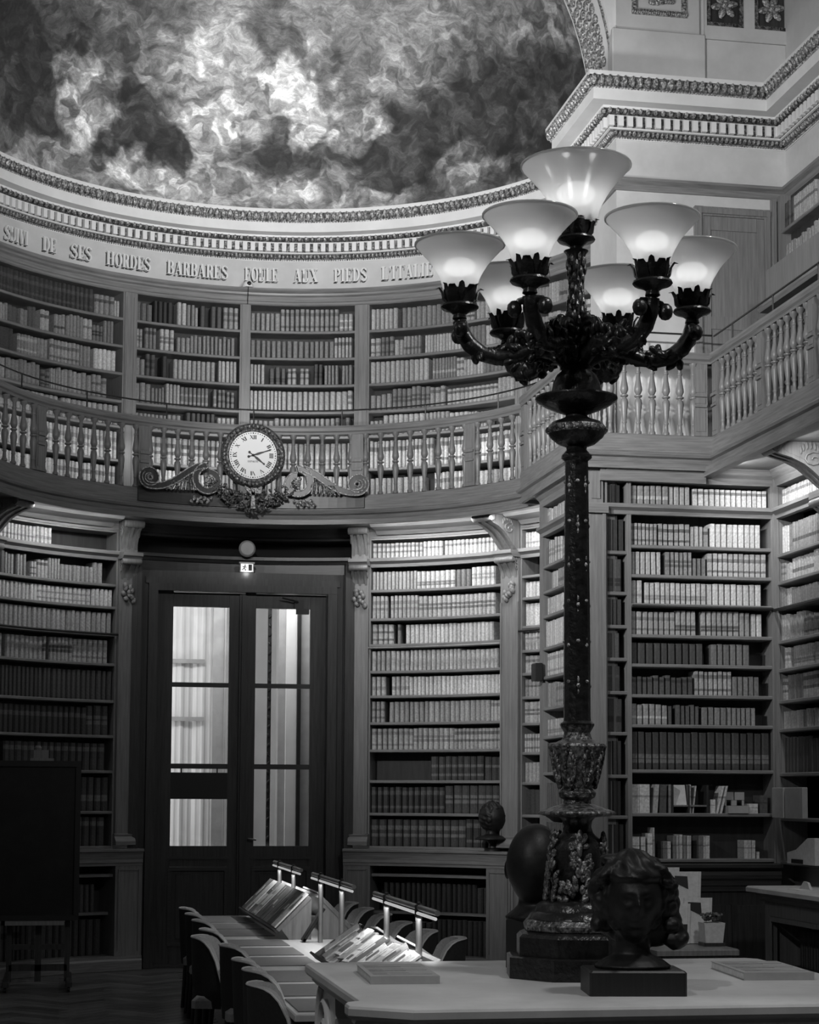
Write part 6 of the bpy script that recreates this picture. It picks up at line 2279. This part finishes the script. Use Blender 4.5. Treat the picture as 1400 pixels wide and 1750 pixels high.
def file_row(items, z, group, where):
    for (x0, x1, h, tone, lean, lab) in items:
        t_, m_ = None, MB()
        m_.tones = True
        tone = min(0.7, tone * 1.7)
        w = x1 - x0
        dd = 0.17
        vs = []
        for zz in (0, h * 0.55, h * 0.62, h):
            for (uu, yy) in ((0, 0), (w, 0), (w, dd), (0, dd)):
                vs.append((x0 + uu + zz * lean, YS + yy, z + zz))
        fs, cc = [(3, 2, 1, 0), (12, 13, 14, 15)], [tone, tone]
        for i in range(3):
            for q in range(4):
                q2 = (q + 1) % 4
                fs.append((4 * i + q, 4 * i + q2, 4 * i + 4 + q2, 4 * i + 4 + q))
                cc.append(tone * (0.55 if i == 1 else 1.0))
        m_.add(vs, fs, cc)
        obj('binder', m_, 'book', label=lab + ' on ' + where, cat='binder', group=group)


file_row([(2.985, 3.06, .25, .30, 0, 'thick grey box file, first of the row'), (3.064, 3.155, .25, .33, 0, 'pale box file with dark band'), (3.185, 3.225, .25, .22, .08, 'leaning grey binder'), (3.245, 3.305, .25, .05, .03, 'dark folder with white stripes'),
          (3.33, 3.35, .25, .12, 0, 'narrow dark file beside the tray'), (3.52, 3.533, .25, .3, 0, 'thin pale folder in the letter tray'), (3.545, 3.556, .24, .28, .12, 'curved paper folder'), (3.71, 3.757, .12, .36, 0, 'small upright card box'),
          (3.765, 3.782, .24, .36, .25, 'leaning pale binder'), (3.80, 3.818, .24, .33, .24, 'second leaning binder'), (4.07, 4.15, .085, .34, 0, 'small pale carton'), (4.17, 4.24, .16, .05, 0, 'dark box at the post')],
         1.693, 'office files on the upper work shelf', 'the upper work shelf')
file_row([(2.99, 3.06, .19, .42, 0, 'white labelled file'), (3.075, 3.115, .19, .36, 0, 'pale file beside the white one'), (3.135, 3.18, .22, .4, 0, 'tall pale file'), (3.187, 3.197, .27, .33, 0, 'upright white board'), (3.275, 3.315, .15, .1, 0, 'grey book'), (3.316, 3.345, .15, .36, 0, 'white book beside the grey one'),
          (3.365, 3.39, .2, .12, 0, 'dark slim book'), (3.395, 3.418, .2, .25, 0, 'grey slim book'), (3.424, 3.452, .21, .3, 0, 'pale slim book'), (3.46, 3.485, .2, .14, 0, 'dark bound book'), (3.492, 3.512, .2, .32, .01, 'pale tall book'), (3.514, 3.53, .2, .28, .01, 'pale tall book, second'),
          (3.60, 3.64, .2, .1, 0, 'dark reference book'), (3.642, 3.662, .19, .28, .01, 'grey reference book'), (3.664, 3.70, .2, .33, .01, 'white reference book'), (4.02, 4.055, .16, .3, .0, 'pale brochure stack'), (4.057, 4.085, .16, .26, .01, 'grey brochure stack'), (4.09, 4.12, .16, .3, .02, 'brochures beside the post'), (4.135, 4.16, .06, .3, 0, 'little white carton')],
         1.296, 'office books on the lower work shelf', 'the lower work shelf')
tr = thing('letter_tray', (3.45, YS, 1.693), 'dark wooden letter tray with papers on the upper work shelf', 'tray')
for xa, xb in ((3.352, 3.368), (3.50, 3.515), (3.67, 3.69)):
    m_ = MB(); m_.box(xa, xb, YS - 0.02, YS + 0.2, 1.693, 1.94)
    obj('divider', m_, 'wood_dark', tr)
for xa, xb in ((3.368, 3.50), (3.515, 3.67)):
    m_ = MB(); m_.box(xa, xb, YS - 0.02, YS + 0.2, 1.75, 1.765)
    obj('tray_floor', m_, 'wood', tr)
m_ = MB()
m_.prism([(YS + 0.0, 1.765), (YS + 0.004, 1.765), (YS + 0.06, 1.94), (YS + 0.056, 1.94)], 3.372, 3.495, lambda y, z, x: Vector((x, y, z)))
obj('paper_sheaf', m_, 'paper', tr)
bx = thing('card_box', (3.93, YS, 1.693), 'pale open card index box with raised back on the upper work shelf', 'box')
m_ = MB(); m_.box(3.855, 4.045, YS - 0.06, YS + 0.06, 1.693, 1.76)
obj('box_body', m_, 'grey_plastic', bx)
m_ = MB()
for (a, b, c, d) in ((3.86, 3.945, 1.81, 1.88), (3.955, 4.045, 1.81, 1.88), (3.86, 3.88, 1.76, 1.81), (3.92, 3.975, 1.76, 1.81), (4.02, 4.045, 1.76, 1.81)):
    m_.box(a, b, YS + 0.05, YS + 0.06, c, d)
obj('raised_back', m_, 'grey_plastic', bx)
# alcove shelf: two pale folders, an office machine
XS = recX - 0.10
for (y0, y1, h, lab) in ((-1.36, -1.62, 0.26, 'large pale folder standing at the alcove corner'), (-1.66, -2.05, 0.26, 'second large pale folder in the alcove bookcase')):
    m_ = MB(); m_.cbox(XS, XS + 0.05, y1, y0, 1.66, 1.66 + h, 0.004)
    obj('folder', m_, 'grey_plastic', label=lab, cat='folder')
mc = thing('desk_machine', (XS, -2.1, 1.28), 'pale angular desk machine on the alcove counter at the right edge', 'machine')
m_ = MB(); m_.prism([(-1.85, 1.28), (-2.45, 1.28), (-2.45, 1.50), (-2.3, 1.50), (-2.05, 1.40), (-1.85, 1.37)], XS - 0.06, XS + 0.16, lambda y, z, x: Vector((x, y, z)))
obj('machine_body', m_, 'paper', mc)
m_ = MB(); m_.box(XS - 0.065, XS - 0.06, -2.2, -1.95, 1.285, 1.32)
obj('slot', m_, 'black', mc)

# stone-topped cabinet along the alcove wall
ct = thing('alcove_cabinet', (4.0, -3.2, 0), 'stone-topped cabinet with framed glazed door along the right alcove wall', 'cabinet')
m_ = MB(); m_.cbox(3.72, 4.27, -6.0, -2.02, 1.055, 1.10, 0.012)
obj('stone_top', m_, 'marble', ct, smooth=30)
m_ = MB(); m_.sweep([(-0.3, 0.98), (0.03, 0.98), (0.05, 1.0), (0.05, 1.02), (0.08, 1.035), (0.08, 1.055), (-0.3, 1.055)], [(3.86, -2.10), (3.86, -6.0)])
obj('cornice', m_, 'wood_rail', ct)
m_ = MB(); m_.box(3.86, 4.27, -6.0, -2.10, 0.0, 0.12); m_.box(3.86, 3.92, -2.22, -2.10, 0.12, 0.98); m_.box(3.86, 3.92, -6.0, -2.10, 0.86, 0.98); m_.box(3.92, 4.27, -2.14, -2.10, 0.12, 0.98); m_.box(4.25, 4.27, -6.0, -2.14, 0.12, 0.98)
m_.box(3.86, 3.92, -3.40, -3.25, 0.12, 0.86)
obj('carcase', m_, 'wood', ct)
m_ = MB(); m_.box(3.84, 3.86, -2.26, -2.22, 0.12, 0.86); m_.box(3.84, 3.86, -3.25, -2.22, 0.82, 0.86)
obj('frame_moulding', m_, 'wood', ct)
bK = Line((4.2, -2.2), (4.2, -3.2))
rowbooks(bK, 0.05, 0.95, 0.45, 0.78, [(0, 1, 'd')], 'dark book inside the stone-topped alcove cabinet', 0.1, random.Random(3))
m_ = MB(); m_.box(3.93, 4.25, -5.9, -2.15, 0.42, 0.45)
obj('shelf', m_, 'wood_dark', ct)
m_ = MB(); m_.prism([(-2.62, 1.10), (-2.86, 1.10), (-2.80, 1.16), (-2.72, 1.165)], 3.95, 3.97, lambda y, z, x: Vector((x, y, z)))
m_.prism([(-2.62, 1.10), (-2.86, 1.10), (-2.86, 1.104), (-2.62, 1.104)], 3.85, 4.0, lambda y, z, x: Vector((x, y, z)))
obj('folded_paper', m_, 'paper', label='folded white paper on the stone-topped cabinet', cat='paper')

# low table with brochure rack and planter
lt = thing('side_table', (2.6, -3.85, 0), 'low wooden side table right of the front bust, rack and planter on it', 'table')
m_ = MB(); m_.cbox(2.30, 2.92, -4.05, -3.40, 0.70, 0.745, 0.01); m_.cbox(2.34, 2.88, -4.01, -3.44, 0.66, 0.70, 0.01)
obj('table_top', m_, 'wood', lt)
m_ = MB(); m_.box(2.37, 2.85, -3.98, -3.47, 0.05, 0.66)
obj('table_body', m_, 'wood_dark', lt)
rk = thing('brochure_rack', (2.6, -3.5, 0.745), 'grey tiered brochure rack with leaflets behind the front bust', 'rack')
for k, (x0, x1, z0, z1, yy) in enumerate(((2.42, 2.66, 0.93, 1.30, -3.42), (2.58, 2.82, 0.93, 1.27, -3.46), (2.48, 2.70, 0.75, 1.04, -3.58), (2.66, 2.88, 0.75, 1.08, -3.55))):
    m_ = MB()
    def fn(x, z, w, yy=yy):
        return Vector((x + 0.12 * (z - 0.75), yy + w + 0.25 * (z - 0.75), z))
    m_.prism([(x0, z0), (x1, z0), (x1, z1), (x0, z1)], 0.0, 0.012, fn)
    pn = obj('panel', m_, 'paper', rk)
    m_ = MB(); m_.prism([(x0 + 0.03, z1 - 0.03), (x0 + 0.13, z1 - 0.035), (x0 + 0.14, z1 - 0.13), (x0 + 0.03, z1 - 0.08)], -0.004, 0.0, fn)
    obj('leaflet_print', m_, 'black', pn)
    m_ = MB(); m_.prism([(x0 + 0.16, z0 + 0.08), (x0 + 0.2, z0 + 0.08), (x0 + 0.2, z0 + 0.14), (x0 + 0.16, z0 + 0.14)], -0.004, 0.0, fn)
    obj('leaflet_print', m_, 'black', pn)
    m_ = MB(); m_.prism([(x0 + 0.02, z0), (x0 + 0.12, z0), (x0 + 0.12, z0 + 0.12), (x0 + 0.02, z0 + 0.12)], -0.008, -0.001, fn); m_.prism([(x1 - 0.02, z0), (x1 - 0.008, z0), (x1 - 0.008, z1), (x1 - 0.02, z1)], -0.006, 0.0, fn)
    obj('leaflet', m_, 'paper', pn)
pt = thing('planter', (2.82, -3.72, 0.745), 'square white planter with a small plant and a printed notice', 'planter')
m_ = MB(); m_.box(2.74, 2.90, -3.80, -3.66, 0.745, 0.77)
obj('saucer', m_, 'wood_dark', pt)
m_ = MB()
rings = [(0.066, 0.77), (0.080, 0.915), (0.072, 0.915), (0.066, 0.90)]
vs = [Vector((2.82 + sx * r_, -3.73 + sy * r_ * 0.9, z)) for r_, z in rings for sx, sy in ((-1, -1), (1, -1), (1, 1), (-1, 1))]
fs = [(3, 2, 1, 0), (12, 13, 14, 15)]
for i in range(3):
    for q in range(4):
        q2 = (q + 1) % 4
        fs.append((4 * i + q, 4 * i + q2, 4 * i + 4 + q2, 4 * i + 4 + q))
m_.add(vs, fs)
obj('pot', m_, 'paper', pt)
m_ = MB()
for z, w in ((0.885, 0.05), (0.872, 0.06), (0.858, 0.045), (0.838, 0.015), (0.80, 0.006)):
    m_.box(2.80 - w / 2, 2.80 + w / 2, -3.8015 + (0.915 - z) * 0.08, -3.7975 + (0.915 - z) * 0.08, z, z + 0.004)
obj('printed_lines', m_, 'black', pt)
m_ = MB()
rr = random.Random(4)
for k in range(30):
    a, l = rr.uniform(0, 6.28), rr.uniform(0.02, 0.075)
    m_.ell((2.82 + l * cos(a), -3.73 + l * sin(a), 0.93 + rr.uniform(0, 0.05)), (0.02, 0.02, 0.006), 6, 4, Matrix.Rotation(rr.uniform(-.9, .9), 4, 'X') @ Matrix.Rotation(rr.uniform(-.9, .9), 4, 'Y'))
obj('plant_leaves', m_, 'leaf', pt, smooth=60)

# small dark wall phone by the pier
m_ = MB(); m_.cbox(2.50, 2.588, 0.30, 0.44, 2.93, 3.10, 0.01)
obj('wall_box', m_, 'black', label='small black box fixed to the edge of the pier', cat='box')

# ------------------------------------------------------------------ gallery and shelf strip lights
def strip(name, p, q, aim, power, wdt=0.05, spread=170):
    p, q = Vector(p), Vector(q)
    return area(name, (p + q) / 2, aim, (q - p).length, wdt, power, q - p, spread)


def arc_strips(name, r_, z, a0, a1, n, down, power):
    for k in range(n):
        b0, b1 = a0 + (a1 - a0) * k / n, a0 + (a1 - a0) * (k + 1) / n
        mid = (b0 + b1) / 2
        aim = Vector((sin(rad(mid)), cos(rad(mid)), -down))
        strip(name, (*polar(r_, b0), z), (*polar(r_, b1), z), aim, power)


LOWP, UPP = 2.6, 1.0
arc_strips('shelf_strip_light', 2.88, 4.69, 25, 50, 3, 1.1, LOWP)
arc_strips('shelf_strip_light', 2.88, 4.69, -50, -25, 3, 1.1, LOWP * 0.62)
arc_strips('shelf_strip_light', 2.88, 4.69, 55, 71, 2, 1.1, LOWP * 1.1)
strip('shelf_strip_light', (3.86, -1.5, 4.68), (3.86, -2.3, 4.68), (1, 0.3, -1.2), 6.5)
strip('shelf_strip_light', (3.86, -2.8, 4.68), (3.86, -3.7, 4.68), (1, 0.1, -1.2), 6.5)
arc_strips('gallery_strip_light', 2.90, 5.60, -80, -24, 5, 0.35, UPP * 0.8)
arc_strips('gallery_strip_light', 2.90, 5.60, -24, 24, 5, 0.35, UPP)
arc_strips('gallery_strip_light', 2.90, 5.60, 24, 70, 4, 0.35, UPP * 1.4)
strip('gallery_strip_light', (2.7, -1.22, 5.55), (3.6, -1.22, 5.55), (0, 1, -0.3), 0.5)

# ------------------------------------------------------------------ write the books: the 300 largest in view one by one, the rest joined
def score(b):
    bay, s, w, h, z0, d = b[:6]
    p = bay.P(s + w / 2, d, z0 + h / 2)
    v = p - CAM
    dep = v.dot(fw)
    px = 700 + F_PX * v.dot(rt) / dep
    py = 1093.1 - F_PX * v.dot(up) / dep
    if not (4 < px < 1396 and 4 < py < 1746):
        return -1
    t, nr = bay.frame(s)
    face = abs(nr.dot(v.normalized()))
    sc = w * h / dep / dep * face
    if 'low in' in b[-1] or 'inside the stone' in b[-1] or 'pier' in b[-1]:
        sc *= 0.1
    if 868 < px < 1060 and 300 < py < 1740:
        sc *= 0.1
    if px < 140 and py > 1270:
        sc = -1
    if 'gallery' in b[-1] and z0 < 5.75:
        sc *= 0.3
    return sc


order = sorted(range(len(BOOKS)), key=lambda i: -score(BOOKS[i]))
rows = {}
for i, b in enumerate(BOOKS):
    rows.setdefault(b[-1], []).append((b[1], i))
rank = {}
for lab, l in rows.items():
    for n, (s_, i) in enumerate(sorted(l)):
        rank[i] = n + 1


def nth(n):
    return '%d%s' % (n, 'th' if 10 < n % 100 < 14 else {1: 'st', 2: 'nd', 3: 'rd'}.get(n % 10, 'th'))


for i in order[:300]:
    m_ = MB()
    m_.tones = True
    book_geom(m_, BOOKS[i])
    lab = BOOKS[i][-1]
    obj('book', m_, 'book', label=lab.replace(' on the ', ', %s from left, ' % nth(rank[i]), 1), cat='book', group='books: ' + lab)
m_ = MB()
m_.tones = True
for i in order[300:]:
    book_geom(m_, BOOKS[i])
obj('shelved_books', m_, 'book', kind='stuff', label='rows of leather-bound books on all the other shelves of the library', cat='books')
print('BOOKS', len(BOOKS))
